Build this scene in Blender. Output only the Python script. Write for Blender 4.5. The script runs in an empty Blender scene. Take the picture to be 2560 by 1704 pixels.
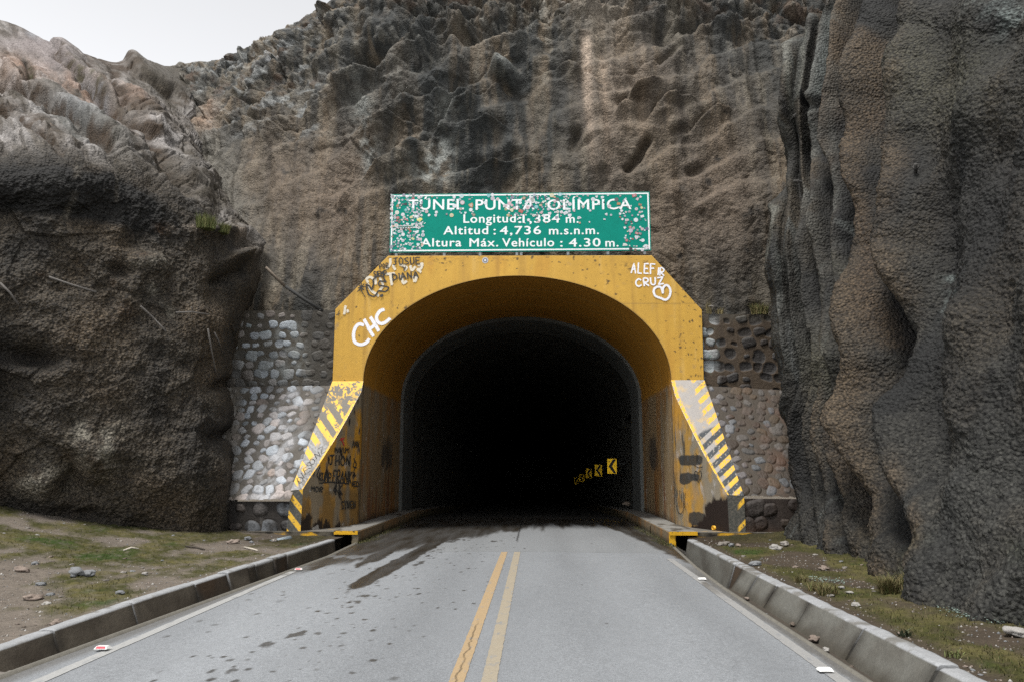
import bpy, bmesh, math, random
import numpy as np
rng = np.random.default_rng(7)
random.seed(7)
R = math.radians
scene = bpy.context.scene
COL = scene.collection

# ------------------------------------------------------------------ camera
F, CX, CY = 1991.0, 1280.0, 852.0
CAMZ = 1.7
TH = math.atan(313.0 / F)
PSI = math.atan(60.0 * math.cos(TH) / F)
vR = np.array([math.cos(PSI), math.sin(PSI), 0.0])
vF = np.array([-math.sin(PSI) * math.cos(TH), math.cos(PSI) * math.cos(TH), math.sin(TH)])
vU = np.cross(vR, vF)
CAM = np.array([0.0, 0.0, CAMZ])

def ray(px, py):
    px = np.asarray(px, float); py = np.asarray(py, float)
    return vR * ((px - CX) / F)[..., None] + vU * ((CY - py) / F)[..., None] + vF
def PY(px, py, Y):
    d = ray(px, py); return CAM + d * (np.asarray(Y, float) / d[..., 1])[..., None]
def PPL(px, py, p0, n):
    d = ray(px, py); n = np.asarray(n, float)
    t = ((np.asarray(p0) - CAM) @ n) / (d @ n)
    return CAM + d * t[..., None]
def proj(P):
    q = P - CAM
    z = np.maximum(q @ vF, 0.05)
    return CX + F * (q @ vR) / z, CY - F * (q @ vU) / z

cam = bpy.data.cameras.new('camera'); camo = bpy.data.objects.new('camera', cam); COL.objects.link(camo)
cam.sensor_width = 36.0; cam.lens = 36.0 * F / 2560.0; cam.clip_end = 2000; cam.clip_start = 0.05
from mathutils import Matrix, Vector
camo.matrix_world = Matrix(((vR[0], vU[0], -vF[0], 0), (vR[1], vU[1], -vF[1], 0), (vR[2], vU[2], -vF[2], CAMZ), (0, 0, 0, 1)))
scene.camera = camo

# ------------------------------------------------------------------ colour + noise
def lin(c):
    c = np.asarray(c, float) / 255.0
    return np.where(c <= 0.04045, c / 12.92, ((c + 0.055) / 1.055) ** 2.4)
def A(r, g, b, k=0.8): return lin((r, g, b)) * k

def _h(ix, iy, iz, seed):
    h = (ix * 374761393 + iy * 668265263 + iz * 2147483647 + seed * 1274126177) & 0xffffffff
    h = ((h ^ (h >> 13)) * 1274126177) & 0xffffffff
    h = ((h ^ (h >> 16)) * 2246822519) & 0xffffffff
    return (h ^ (h >> 15)) & 0xffffffff
def vnoise(x, y, z=0.0, seed=0):
    """gradient noise about -1..1"""
    x, y, z = np.broadcast_arrays(np.asarray(x, float), np.asarray(y, float), np.asarray(z, float))
    xi = np.floor(x).astype(np.int64); yi = np.floor(y).astype(np.int64); zi = np.floor(z).astype(np.int64)
    xf = x - xi; yf = y - yi; zf = z - zi
    u = xf**3 * (xf * (xf * 6 - 15) + 10); v = yf**3 * (yf * (yf * 6 - 15) + 10); w = zf**3 * (zf * (zf * 6 - 15) + 10)
    def g(dx, dy, dz):
        h = _h(xi + dx, yi + dy, zi + dz, seed)
        gx = (h & 1023) / 511.5 - 1; gy = ((h >> 10) & 1023) / 511.5 - 1; gz = ((h >> 20) & 1023) / 511.5 - 1
        return gx * (xf - dx) + gy * (yf - dy) + gz * (zf - dz)
    l = lambda a, b, t: a + (b - a) * t
    return 1.4 * l(l(l(g(0,0,0), g(1,0,0), u), l(g(0,1,0), g(1,1,0), u), v),
                   l(l(g(0,0,1), g(1,0,1), u), l(g(0,1,1), g(1,1,1), u), v), w)
def fbm(x, y, z=0.0, oct=4, seed=0, gain=0.5):
    s = 0; a = 1; n = 0
    for i in range(oct):
        s = s + a * vnoise(x * 2**i, y * 2**i, np.asarray(z) * 2**i, seed + i * 17); n += a; a *= gain
    return s / n
def ridged(x, y, z=0.0, oct=4, seed=0):
    s = 0; a = 1; n = 0
    for i in range(oct):
        s = s + a * (1 - 2 * np.abs(vnoise(x * 2**i, y * 2**i, np.asarray(z) * 2**i, seed + i * 17))); n += a; a *= 0.5
    return s / n
def worley(x, y, z, seed=0):
    """blocky fracture: every cell is a tilted plane; returns height and distance to the cell border"""
    x, y, z = np.broadcast_arrays(np.asarray(x, float), np.asarray(y, float), np.asarray(z, float)); shp = x.shape
    x = x.ravel(); y = y.ravel(); z = z.ravel(); xi = np.floor(x).astype(np.int64); yi = np.floor(y).astype(np.int64); zi = np.floor(z).astype(np.int64)
    d1 = np.full(x.shape, 9.0); d2 = np.full(x.shape, 9.0); h = np.zeros(x.shape)
    for i in (-1, 0, 1):
        for j in (-1, 0, 1):
            for k in (-1, 0, 1):
                a, b, c = xi + i, yi + j, zi + k
                q = _h(a, b, c, seed); q2 = _h(a, b, c, seed + 77)
                ox = x - a - (q & 1023) / 1023; oy = y - b - ((q >> 10) & 1023) / 1023; oz = z - c - ((q >> 20) & 1023) / 1023
                dd = ox * ox + oy * oy + oz * oz
                hh = ((q2 & 1023) / 511.5 - 1) * .5 + ox * (((q2 >> 10) & 1023) / 511.5 - 1) + oz * (((q2 >> 20) & 1023) / 511.5 - 1)
                m = dd < d1; d2 = np.where(m, d1, np.minimum(d2, dd)); d1 = np.where(m, dd, d1); h = np.where(m, hh, h)
    return h.reshape(shp), (np.sqrt(d2) - np.sqrt(d1)).reshape(shp)
def ss(a, b, x):
    t = np.clip((x - a) / (b - a), 0, 1); return t * t * (3 - 2 * t)
def mixc(c, d, t):
    t = np.clip(t, 0, 1)
    return c * (1 - t[..., None]) + np.asarray(d) * t[..., None]
def blob(px, py, cx, cy, rx, ry, rot=0, p=2.0):
    c, s = math.cos(R(rot)), math.sin(R(rot))
    u = ((px - cx) * c + (py - cy) * s) / rx; v = (-(px - cx) * s + (py - cy) * c) / ry
    return np.exp(-(np.abs(u)**p + np.abs(v)**p))
def pdist(px, py, poly):
    """distance and signed side to a polyline (positive = below / right side)"""
    best = np.full(px.shape, 1e9); sg = np.zeros(px.shape)
    for (x0, y0), (x1, y1) in zip(poly[:-1], poly[1:]):
        dx, dy = x1 - x0, y1 - y0; L2 = dx * dx + dy * dy
        t = np.clip(((px - x0) * dx + (py - y0) * dy) / L2, 0, 1)
        ex = px - x0 - t * dx; ey = py - y0 - t * dy
        d = np.hypot(ex, ey); m = d < best
        best = np.where(m, d, best); sg = np.where(m, np.sign(dx * ey - dy * ex), sg)
    return best, best * sg
def line(px, py, poly, w): return np.exp(-(pdist(px, py, poly)[0] / w)**2)

# ------------------------------------------------------------------ materials
def nt(name):
    m = bpy.data.materials.new(name); m.use_nodes = True
    t = m.node_tree; b = t.nodes['Principled BSDF']
    return m, t, b
def N(t, typ, **kw):
    n = t.nodes.new(typ)
    for k, v in kw.items():
        if k.startswith('i_'): n.inputs[k[2:].replace('_', ' ')].default_value = v
        else: setattr(n, k, v)
    return n
def attr_mat(name, rough=0.85, spec=0.3, noise=(), bumps=(), cattr='col', rattr=False, metal=0.0, gain=None, pits=None):
    """vertex colour of the thing x fine grain noise, with bumps. noise: (scale, amount), bumps: (kind, scale, strength, dist)"""
    m, t, b = nt(name); L = t.links.new
    at = N(t, 'ShaderNodeAttribute', attribute_name=cattr)
    co = N(t, 'ShaderNodeTexCoord')
    c = at.outputs['Color']
    if gain:
        gm = N(t, 'ShaderNodeVectorMath', operation='MULTIPLY'); gm.inputs[1].default_value = gain; L(c, gm.inputs[0]); c = gm.outputs[0]
    if pits:
        vo = N(t, 'ShaderNodeTexVoronoi'); vo.inputs['Scale'].default_value = pits[0]; L(co.outputs['Object'], vo.inputs['Vector'])
        mr = N(t, 'ShaderNodeMapRange'); mr.inputs['From Min'].default_value = 0; mr.inputs['From Max'].default_value = .75; mr.inputs['To Min'].default_value = 1 + pits[1]; mr.inputs['To Max'].default_value = 1 - pits[1]; L(vo.outputs['Distance'], mr.inputs['Value'])
        ga = N(t, 'ShaderNodeAttribute', attribute_name='grain'); mm = N(t, 'ShaderNodeMix', data_type='FLOAT'); mm.inputs[2].default_value = 1.0; L(ga.outputs['Fac'], mm.inputs[0]); L(mr.outputs[0], mm.inputs[3]); mr = mm
        mx = N(t, 'ShaderNodeVectorMath', operation='SCALE'); L(c, mx.inputs[0]); L(mr.outputs[0], mx.inputs['Scale']); c = mx.outputs[0]
    for (sc, am) in noise:
        nz = N(t, 'ShaderNodeTexNoise'); nz.inputs['Scale'].default_value = sc; nz.inputs['Detail'].default_value = 3; nz.inputs['Roughness'].default_value = .65
        L(co.outputs['Object'], nz.inputs['Vector'])
        mr = N(t, 'ShaderNodeMapRange'); mr.inputs['From Min'].default_value = .3; mr.inputs['From Max'].default_value = .7
        mr.inputs['To Min'].default_value = 1 - am; mr.inputs['To Max'].default_value = 1 + am
        L(nz.outputs['Fac'], mr.inputs['Value'])
        mx = N(t, 'ShaderNodeVectorMath', operation='SCALE'); L(c, mx.inputs[0]); L(mr.outputs[0], mx.inputs['Scale']); c = mx.outputs[0]
    L(c, b.inputs['Base Color'])
    prev = None
    for (kind, sc, st, di) in bumps:
        if kind == 'v':
            nz = N(t, 'ShaderNodeTexVoronoi'); nz.feature = 'SMOOTH_F1'; nz.inputs['Scale'].default_value = sc; nz.inputs['Smoothness'].default_value = .6; out = nz.outputs['Distance']
        else:
            nz = N(t, 'ShaderNodeTexNoise'); nz.inputs['Scale'].default_value = sc; nz.inputs['Detail'].default_value = 4; nz.inputs['Roughness'].default_value = .6; out = nz.outputs['Fac']
        L(co.outputs['Object'], nz.inputs['Vector'])
        bp = N(t, 'ShaderNodeBump'); bp.inputs['Strength'].default_value = st; bp.inputs['Distance'].default_value = di
        if pits and sc > 10:
            ga = N(t, 'ShaderNodeAttribute', attribute_name='grain'); gm2 = N(t, 'ShaderNodeMath', operation='MULTIPLY'); gm2.inputs[1].default_value = st; L(ga.outputs['Fac'], gm2.inputs[0]); L(gm2.outputs[0], bp.inputs['Strength'])
        if kind == 'v': bp.invert = True
        L(out, bp.inputs['Height'])
        if prev: L(prev, bp.inputs['Normal'])
        prev = bp.outputs[0]
    if prev: L(prev, b.inputs['Normal'])
    b.inputs['Roughness'].default_value = rough; b.inputs['Specular IOR Level'].default_value = spec; b.inputs['Metallic'].default_value = metal
    if rattr:
        ra = N(t, 'ShaderNodeAttribute', attribute_name='rgh'); L(ra.outputs['Fac'], b.inputs['Roughness'])
    return m
def plain(name, col, rough=0.6, metal=0.0, noise=25.0, am=0.15, bump=0.1):
    m, t, b = nt(name); L = t.links.new
    co = N(t, 'ShaderNodeTexCoord'); nz = N(t, 'ShaderNodeTexNoise'); nz.inputs['Scale'].default_value = noise; nz.inputs['Detail'].default_value = 4
    L(co.outputs['Object'], nz.inputs['Vector'])
    mr = N(t, 'ShaderNodeMapRange'); mr.inputs['From Min'].default_value = .3; mr.inputs['From Max'].default_value = .7
    mr.inputs['To Min'].default_value = 1 - am; mr.inputs['To Max'].default_value = 1 + am; L(nz.outputs['Fac'], mr.inputs['Value'])
    mx = N(t, 'ShaderNodeVectorMath', operation='SCALE'); mx.inputs[0].default_value = tuple(col); L(mr.outputs[0], mx.inputs['Scale'])
    L(mx.outputs[0], b.inputs['Base Color'])
    bp = N(t, 'ShaderNodeBump'); bp.inputs['Strength'].default_value = bump; bp.inputs['Distance'].default_value = .01; L(nz.outputs['Fac'], bp.inputs['Height']); L(bp.outputs[0], b.inputs['Normal'])
    b.inputs['Roughness'].default_value = rough; b.inputs['Metallic'].default_value = metal
    return m

M = {}
M['rock'] = attr_mat('sprayed_rock', .78, .35, noise=((5, .2), (30, .35)), bumps=(('n', 4.0, .4, .12), ('v', 22, .9, .05), ('n', 45, .8, .02)), gain=(.82, .85, .83), pits=(20, .62))
M['slab'] = attr_mat('weathered_rock', .75, .35, noise=((5, .28), (24, .3)), bumps=(('n', 2.0, .5, .2), ('n', 9, .6, .06), ('n', 40, .4, .015)))
M['ground'] = attr_mat('dirt', .95, .15, noise=((14, .2), (70, .35)), bumps=(('n', 9, .5, .05), ('n', 60, .6, .012)))
M['asphalt'] = attr_mat('asphalt', .8, .4, noise=((30, .14), (95, .38)), bumps=(('n', 90, .4, .008),), rattr=True)
M['paint'] = attr_mat('masonry_paint', .6, .4, noise=((6, .06), (60, .07)), bumps=(('n', 30, .12, .01), ('n', 3, .1, .03)))
M['concrete'] = attr_mat('concrete', .88, .3, noise=((8, .12), (55, .16)), bumps=(('n', 25, .3, .012), ('n', 110, .3, .004)))
M['stonework'] = attr_mat('stone_masonry', .7, .4, noise=((20, .15), (80, .15)), bumps=(('n', 35, .35, .015),))
M['markings'] = attr_mat('road_paint', .75, .35, noise=((30, .08), (140, .16)), bumps=(('n', 120, .2, .005),))
M['sticker'] = attr_mat('sticker_print', .45, .4)
M['loose'] = attr_mat('loose_stone', .85, .3, noise=((25, .2),), bumps=(('n', 30, .5, .02),))
M['leaf'] = attr_mat('grass_blades', .75, .2)
M['signgreen'] = plain('green_sheet', A(0, 142, 124, .8), .7, 0, 3, .05, .02)
M['signwhite'] = plain('white_sheet', (.78, .8, .8), .45, 0, 20, .04, .02)
M['steel'] = plain('galvanised_steel', (.28, .29, .29), .5, .6)
M['rust'] = plain('rusty_rod', (.16, .13, .10), .8, .2)
M['rod'] = plain('grey_rod', (.12, .11, .10), .85, .0)
M['pvc'] = plain('grey_plastic_pipe', (.22, .26, .29), .5)
M['black'] = plain('black_paint', (.012, .012, .012), .6)
M['yellowpipe'] = plain('yellow_painted_pipe', A(235, 175, 30), .6)
M['chev'] = plain('yellow_reflective_sheet', (.8, .5, .03), .5, 1.0, 30, .04, .0)
M['studwhite'] = plain('white_plastic', (.7, .7, .68), .4)
M['studred'] = plain('red_reflector', (.55, .06, .08), .25)
M['dark'] = plain('near_black', (.03, .03, .028), .9)  # near-black colour; on the drain back and bore cap it paints darkness

def paintmat(name, col):
    m, t, b = nt(name); L = t.links.new
    at = N(t, 'ShaderNodeAttribute', attribute_name='alp'); co = N(t, 'ShaderNodeTexCoord')
    nz = N(t, 'ShaderNodeTexNoise'); nz.inputs['Scale'].default_value = 55; nz.inputs['Detail'].default_value = 3; L(co.outputs['Object'], nz.inputs['Vector'])
    ad = N(t, 'ShaderNodeMath', operation='ADD'); L(at.outputs['Fac'], ad.inputs[0]); L(nz.outputs['Fac'], ad.inputs[1])
    mr = N(t, 'ShaderNodeMapRange'); mr.inputs['From Min'].default_value = .72; mr.inputs['From Max'].default_value = 1.1; L(ad.outputs[0], mr.inputs['Value'])
    b.inputs['Base Color'].default_value = (*col, 1); b.inputs['Roughness'].default_value = .65
    L(mr.outputs[0], b.inputs['Alpha'])
    return m
M['spraywhite'] = paintmat('white_spray_paint', (.8, .8, .84))
M['sprayfaint'] = paintmat('faded_white_spray', (.66, .60, .48))
M['sprayblack'] = paintmat('black_spray_paint', (.025, .023, .02))
M['sprayred'] = paintmat('red_spray_paint', (.4, .03, .03))

# ------------------------------------------------------------------ object helpers
def tag(o, label=None, cat=None, group=None, kind=None):
    if label: o['label'] = label
    if cat: o['category'] = cat
    if group: o['group'] = group
    if kind: o['kind'] = kind
    return o
def empty(name, loc, label, cat, group=None):
    o = bpy.data.objects.new(name, None); COL.objects.link(o); o.location = tuple(loc); o.empty_display_size = .2
    return tag(o, label, cat, group)
def mobj(name, V, Fc, mat, parent=None, col=None, smooth=True, extra=None):
    """V (n,3) world coords; Fc (m,4) or (m,3) int array, or list of index lists"""
    V = np.asarray(V, float).reshape(-1, 3)
    me = bpy.data.meshes.new(name)
    if isinstance(Fc, np.ndarray) and Fc.ndim == 2:
        me.vertices.add(len(V)); me.vertices.foreach_set('co', V.ravel())
        k = Fc.shape[1]; n = len(Fc)
        me.loops.add(n * k); me.loops.foreach_set('vertex_index', Fc.ravel().astype(np.int32))
        me.polygons.add(n); me.polygons.foreach_set('loop_start', np.arange(0, n * k, k, dtype=np.int32))
        me.update(calc_edges=True); me.validate()
    else:
        me.from_pydata([tuple(v) for v in V], [], [list(map(int, f)) for f in Fc]); me.update()
    if col is not None:
        col = np.asarray(col, float)
        if col.ndim == 1: col = np.tile(col, (len(V), 1))
        a = me.color_attributes.new('col', 'FLOAT_COLOR', 'POINT')
        a.data.foreach_set('color', np.concatenate([np.clip(col.reshape(-1, 3), 0, 1), np.ones((len(V), 1))], 1).ravel())
    for k, v in (extra or {}).items():
        a = me.attributes.new(k, 'FLOAT', 'POINT'); a.data.foreach_set('value', np.asarray(v, float).ravel())
    if smooth: me.polygons.foreach_set('use_smooth', np.ones(len(me.polygons), bool))
    me.materials.append(mat)
    o = bpy.data.objects.new(name, me); COL.objects.link(o)
    if parent is not None: adopt(o, parent)
    return o
def adopt(o, parent):
    o.parent = parent
    loc = Vector((0, 0, 0)); p = parent
    while p is not None: loc += p.location; p = p.parent
    if o.type == 'MESH' and o.location.length == 0 and loc.length > 0:
        o.data.transform(Matrix.Translation(-loc))
def gridf(nu, nv):
    i = np.arange(nu * nv).reshape(nu, nv)
    return np.stack([i[:-1, :-1], i[1:, :-1], i[1:, 1:], i[:-1, 1:]], -1).reshape(-1, 4)
def gnormals(P):
    du = np.gradient(P, axis=0); dv = np.gradient(P, axis=1)
    n = np.cross(du, dv); n /= np.linalg.norm(n, axis=-1, keepdims=True) + 1e-9
    return n
class MB:
    def __init__(s): s.v = []; s.f = []; s.c = []; s.a = []
    def add(s, V, Fc, c=(.5, .5, .5), a=None):
        o = len(s.v); s.v += [tuple(x) for x in V]; s.f += [tuple(int(i) + o for i in f) for f in Fc]
        c = np.asarray(c, float)
        s.c += [tuple(c)] * len(V) if c.ndim == 1 else [tuple(x) for x in c]
        s.a += [1.0] * len(V) if a is None else list(a)
    def box(s, lo, hi, c=(.5, .5, .5)):
        x0, y0, z0 = lo; x1, y1, z1 = hi
        s.add([(x0,y0,z0),(x1,y0,z0),(x1,y1,z0),(x0,y1,z0),(x0,y0,z1),(x1,y0,z1),(x1,y1,z1),(x0,y1,z1)],
              [(0,3,2,1),(4,5,6,7),(0,1,5,4),(1,2,6,5),(2,3,7,6),(3,0,4,7)], c)
    def tube(s, pts, r, n=8, c=(.5, .5, .5), cap=True):
        pts = [np.asarray(p, float) for p in pts]; V = []; rr = r if hasattr(r, '__len__') else [r] * len(pts)
        for k, p in enumerate(pts):
            d = pts[min(k + 1, len(pts) - 1)] - pts[max(k - 1, 0)]; d /= np.linalg.norm(d) + 1e-9
            a = np.cross(d, (0, 0, 1)); a = np.cross(d, (1, 0, 0)) if np.linalg.norm(a) < .1 else a
            a /= np.linalg.norm(a); b = np.cross(d, a)
            for j in range(n):
                t = 2 * math.pi * j / n; V.append(p + rr[k] * (a * math.cos(t) + b * math.sin(t)))
        Fc = [(k*n+j, k*n+(j+1) % n, (k+1)*n+(j+1) % n, (k+1)*n+j) for k in range(len(pts) - 1) for j in range(n)]
        if cap: Fc += [tuple(range(n - 1, -1, -1)), tuple(range((len(pts) - 1) * n, len(pts) * n))]
        s.add(V, Fc, c)
    def pipe(s, p0, p1, r, ri, n=16, c=(.5, .5, .5)):
        p0 = np.asarray(p0, float); p1 = np.asarray(p1, float); d = (p1 - p0) / np.linalg.norm(p1 - p0)
        a = np.cross(d, (0, 0, 1)); a /= np.linalg.norm(a); b = np.cross(d, a); V = []
        for (p, q) in ((p0, ri), (p0, r), (p1, r), (p1, ri)):
            for j in range(n):
                t = 2 * math.pi * j / n; V.append(p + q * (a * math.cos(t) + b * math.sin(t)))
        s.add(V, [(k*n+j, k*n+(j+1) % n, ((k+1) % 4)*n+(j+1) % n, ((k+1) % 4)*n+j) for k in range(4) for j in range(n)], c)
    def build(s, name, mat, parent=None, smooth=False, alpha=False):
        return mobj(name, np.array(s.v), s.f, mat, parent, np.array(s.c), smooth, {'alp': s.a} if alpha else None)

def cr(P, axis, n):
    """Catmull-Rom along an axis, n samples"""
    P = np.moveaxis(np.asarray(P, float), axis, 0); k = len(P)
    Q = np.concatenate([2 * P[:1] - P[1:2], P, 2 * P[-1:] - P[-2:-1]])
    t = np.linspace(0, k - 1 - 1e-9, n); i = t.astype(int); f = (t - i).reshape(-1, *([1] * (P.ndim - 1)))
    a, b, c, d = Q[i], Q[i + 1], Q[i + 2], Q[i + 3]
    r = .5 * (2*b + (c - a)*f + (2*a - 5*b + 4*c - d)*f*f + (3*b - a - 3*c + d)*f**3)
    return np.moveaxis(r, 0, axis)
def net(cols, nu, nv):
    """cols: columns (left to right) of (px,py,Y) rows bottom to top -> dense world grid [nu columns, nv rows]"""
    a = np.array(cols, float); P = PY(a[..., 0], a[..., 1], a[..., 2])
    return cr(cr(P, 0, nu), 1, nv)
SURF = {}
def on_surf(name, px, py):
    P, N_, X, Y = SURF[name]
    k = np.argmin((X - px)**2 + (Y - py)**2 + 0.0)
    return P[k], N_[k]

# ------------------------------------------------------------------ world + sun
w = bpy.data.worlds.new('World'); scene.world = w; w.use_nodes = True
t = w.node_tree; bg = t.nodes['Background']
SUN_EL, SUN_AZ = R(68), R(212)     # azimuth measured clockwise from +Y: high, behind the camera
sky = t.nodes.new('ShaderNodeTexSky'); sky.sky_type = 'NISHITA'; sky.sun_disc = False
sky.sun_elevation = SUN_EL; sky.sun_rotation = SUN_AZ; sky.altitude = 4700; sky.air_density = 1.0; sky.dust_density = 6.0; sky.ozone_density = 1.0
hs = t.nodes.new('ShaderNodeHueSaturation'); hs.inputs['Saturation'].default_value = .06; hs.inputs['Value'].default_value = 1.0
t.links.new(sky.outputs[0], hs.inputs['Color']); t.links.new(hs.outputs[0], bg.inputs['Color']); bg.inputs['Strength'].default_value = .125
sl = bpy.data.lights.new('sun', 'SUN'); sl.energy = 1.5; sl.angle = R(16); sl.color = (1, .97, .93)
so = bpy.data.objects.new('sun', sl); COL.objects.link(so)
sd = Vector((math.sin(SUN_AZ) * math.cos(SUN_EL), math.cos(SUN_AZ) * math.cos(SUN_EL), math.sin(SUN_EL)))
so.rotation_euler = sd.to_track_quat('Z', 'Y').to_euler()
scene.view_settings.view_transform = 'Standard'; scene.view_settings.look = 'None'
scene.view_settings.exposure = 1.62; scene.view_settings.gamma = 1.0
scene.render.engine = 'CYCLES'
scene.cycles.max_bounces = 6; scene.cycles.diffuse_bounces = 4; scene.cycles.transparent_max_bounces = 12
scene.cycles.use_denoising = False

# ================================================================== CLIFFS
G1, G2 = A(70, 69, 67), A(112, 99, 86)          # grey and brown sprayed concrete
def streaks(P, fx=1.3, fz=.16, seed=0): return fbm(P[..., 0] * fx + .25 * vnoise(P[..., 0] * .5, P[..., 2] * .5), P[..., 1] * fx * .6, P[..., 2] * fz, 4, seed)

def finish(name, P, mat, col, kind_label, cut=None, grain=1.0):
    px, py = proj(P); n = gnormals(P)
    SURF[name] = (P.reshape(-1, 3), n.reshape(-1, 3), px.ravel(), py.ravel())
    nu, nv = P.shape[:2]; f = gridf(nu, nv)
    if cut is not None:
        c = P.reshape(-1, 3)[f].mean(1); f = f[~cut(c)]
    o = mobj(name, P, f, mat, None, col, True, {'grain': grain + np.zeros(P.shape[:2])})
    tag(o, kind_label, None, None, 'structure')
    return o

# ---- the wall of rock behind the portal
back = [
 [(560,850,21.9),(540,720,22.6),(480,600,24),(420,480,26),(390,380,28.5),(400,290,31),(420,220,34),(432,188,36.5),(440,230,43)],
 [(640,850,21.9),(620,720,22.4),(570,590,23.5),(520,460,25.3),(490,360,27.5),(485,270,30),(490,205,33),(492,168,35.5),(500,220,43)],
 [(740,850,21.9),(730,710,22.3),(700,580,23),(660,440,24.3),(635,320,26),(625,220,28.3),(622,162,31),(628,138,33),(640,180,43)],
 [(840,850,21.9),(835,700,22.1),(830,570,22.6),(815,420,23.4),(800,290,24.5),(785,170,26.2),(775,95,28.3),(778,52,30),(785,90,40)],
 [(960,850,21.9),(960,700,22.1),(960,560,22.3),(955,420,22.9),(945,270,23.6),(935,130,24.6),(932,10,26.3),(940,-80,28.5),(950,-60,40)],
 [(1100,850,21.9),(1100,700,22.1),(1100,560,22.3),(1100,420,22.7),(1100,270,23.3),(1100,130,24.2),(1100,-10,25.6),(1100,-150,28),(1100,-200,40)],
 [(1280,850,21.9),(1280,700,22.1),(1280,560,22.2),(1280,420,22.6),(1280,270,23.1),(1280,130,23.9),(1280,-10,25.2),(1280,-150,27.5),(1280,-220,40)],
 [(1480,850,21.9),(1480,700,22.0),(1480,560,22.1),(1480,420,22.3),(1480,270,22.7),(1480,130,23.5),(1480,-10,25),(1480,-150,27.5),(1480,-220,40)],
 [(1700,850,21.8),(1700,700,21.9),(1700,560,21.9),(1700,420,22.1),(1700,270,22.6),(1700,130,23.5),(1700,-10,24.8),(1700,-150,27),(1700,-220,40)],
 [(1880,850,21.7),(1880,700,21.7),(1880,560,21.6),(1880,420,21.8),(1880,270,22.4),(1880,130,23.2),(1880,-10,24.4),(1880,-150,26.5),(1880,-220,40)],
 [(2060,850,21.4),(2060,700,21.3),(2060,560,21.2),(2060,420,21.4),(2060,270,22),(2060,130,22.8),(2060,-10,24),(2060,-150,26),(2060,-220,40)],
 [(2260,850,21),(2260,700,20.9),(2260,560,20.8),(2260,420,21),(2260,270,21.6),(2260,130,22.4),(2260,-10,23.6),(2260,-150,25.6),(2260,-220,40)]]
P = net(back, 660, 470)
px, py = proj(P); n0 = gnormals(P)
X, Y, Z = P[..., 0], P[..., 1], P[..., 2]
wx = px + 14 * fbm(X * .7, Z * .7, Y * .7, 3, 5); wy = py + 14 * fbm(X * .7, Z * .7, Y * .7, 3, 9)
d = .46 * fbm(X * .32, Y * .32, Z * .22, 3, 1) + .12 * fbm(X * .9, Y * .9, Z * .6, 4, 2)
# dipping strata: terraces rising to the right
s = (Z * math.cos(R(24)) - X * math.sin(R(24))) * .85 + .9 * fbm(X * .35, Z * .35, Y * .3, 3, 3)
fr = s - np.floor(s); ter = ss(0, .75, fr) - ss(.78, 1.0, fr)
rug = np.clip((.35 + .65 * ss(150, 60, wy)) * ss(300, 110, wy) + .75 * ss(880, 700, wx) * ss(430, 300, wy) + .45 * blob(wx, wy, 1000, 300, 170, 150), 0, 1)
calm = ss(470, 600, wy)
d += (.10 + .30 * rug) * (1 - .8 * calm) * (ter - .5)
d += rug * (.14 * ridged(X * .9, Y * .9, Z * 1.2, 4, 21) + .07 * ridged(X * 2.6, Y * 2.6, Z * 3.2, 3, 22))
d += .035 * fbm(X * 3.5, Y * 3.5, Z * 3.5, 3, 23)
# facets (blocky fracture) in the rugged parts
wq = .35 * fbm(X * .8, Y * .8, Z * .8, 2, 33)
h1, e1 = worley((X + wq) * .55, Y * .55, (Z + wq + .35 * X) * .8, 31); h2, e2 = worley((X - wq) * 1.5, Y * 1.5, (Z + .4 * X) * 2.0, 32)
d += rug * (.42 * h1 + .13 * h2 - .14 * ss(.10, 0, e1)) * (.5 + .5 * ss(900, 780, wx) + .4 * ss(110, 50, wy))
h3_, e3_ = worley((X + wq) * 2.6, Y * 2.6, (Z + .5 * X) * 3.4, 45); d += rug * (.07 * h3_ - .09 * ss(.10, 0, e3_)) - (.25 + .75 * rug) * .10 * ss(.05, 0, e2) * ss(.0, .25, vnoise(X * .4, Y * .4, Z * .4, 53) + .1)
d += (.16 + .04 * rug) * (1 - np.abs(vnoise(X * .9 + .12 * Z, Y * .5, Z * .16, 37)) * 2) + .09 * (1 - np.abs(vnoise(X * 2.1 + .1 * Z, Y * .5, Z * .3, 43)) * 2)
lmp = fbm(X * .6 + .25 * Z, Y * .6, Z * .7, 3, 34); d += (1 - .6 * rug) * .08 * ss(.0, .34, lmp)
d += .02 * vnoise(X * 7, Y * 7, Z * 7, 35) + .014 * vnoise(X * 14, Y * 14, Z * 14, 36)
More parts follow.
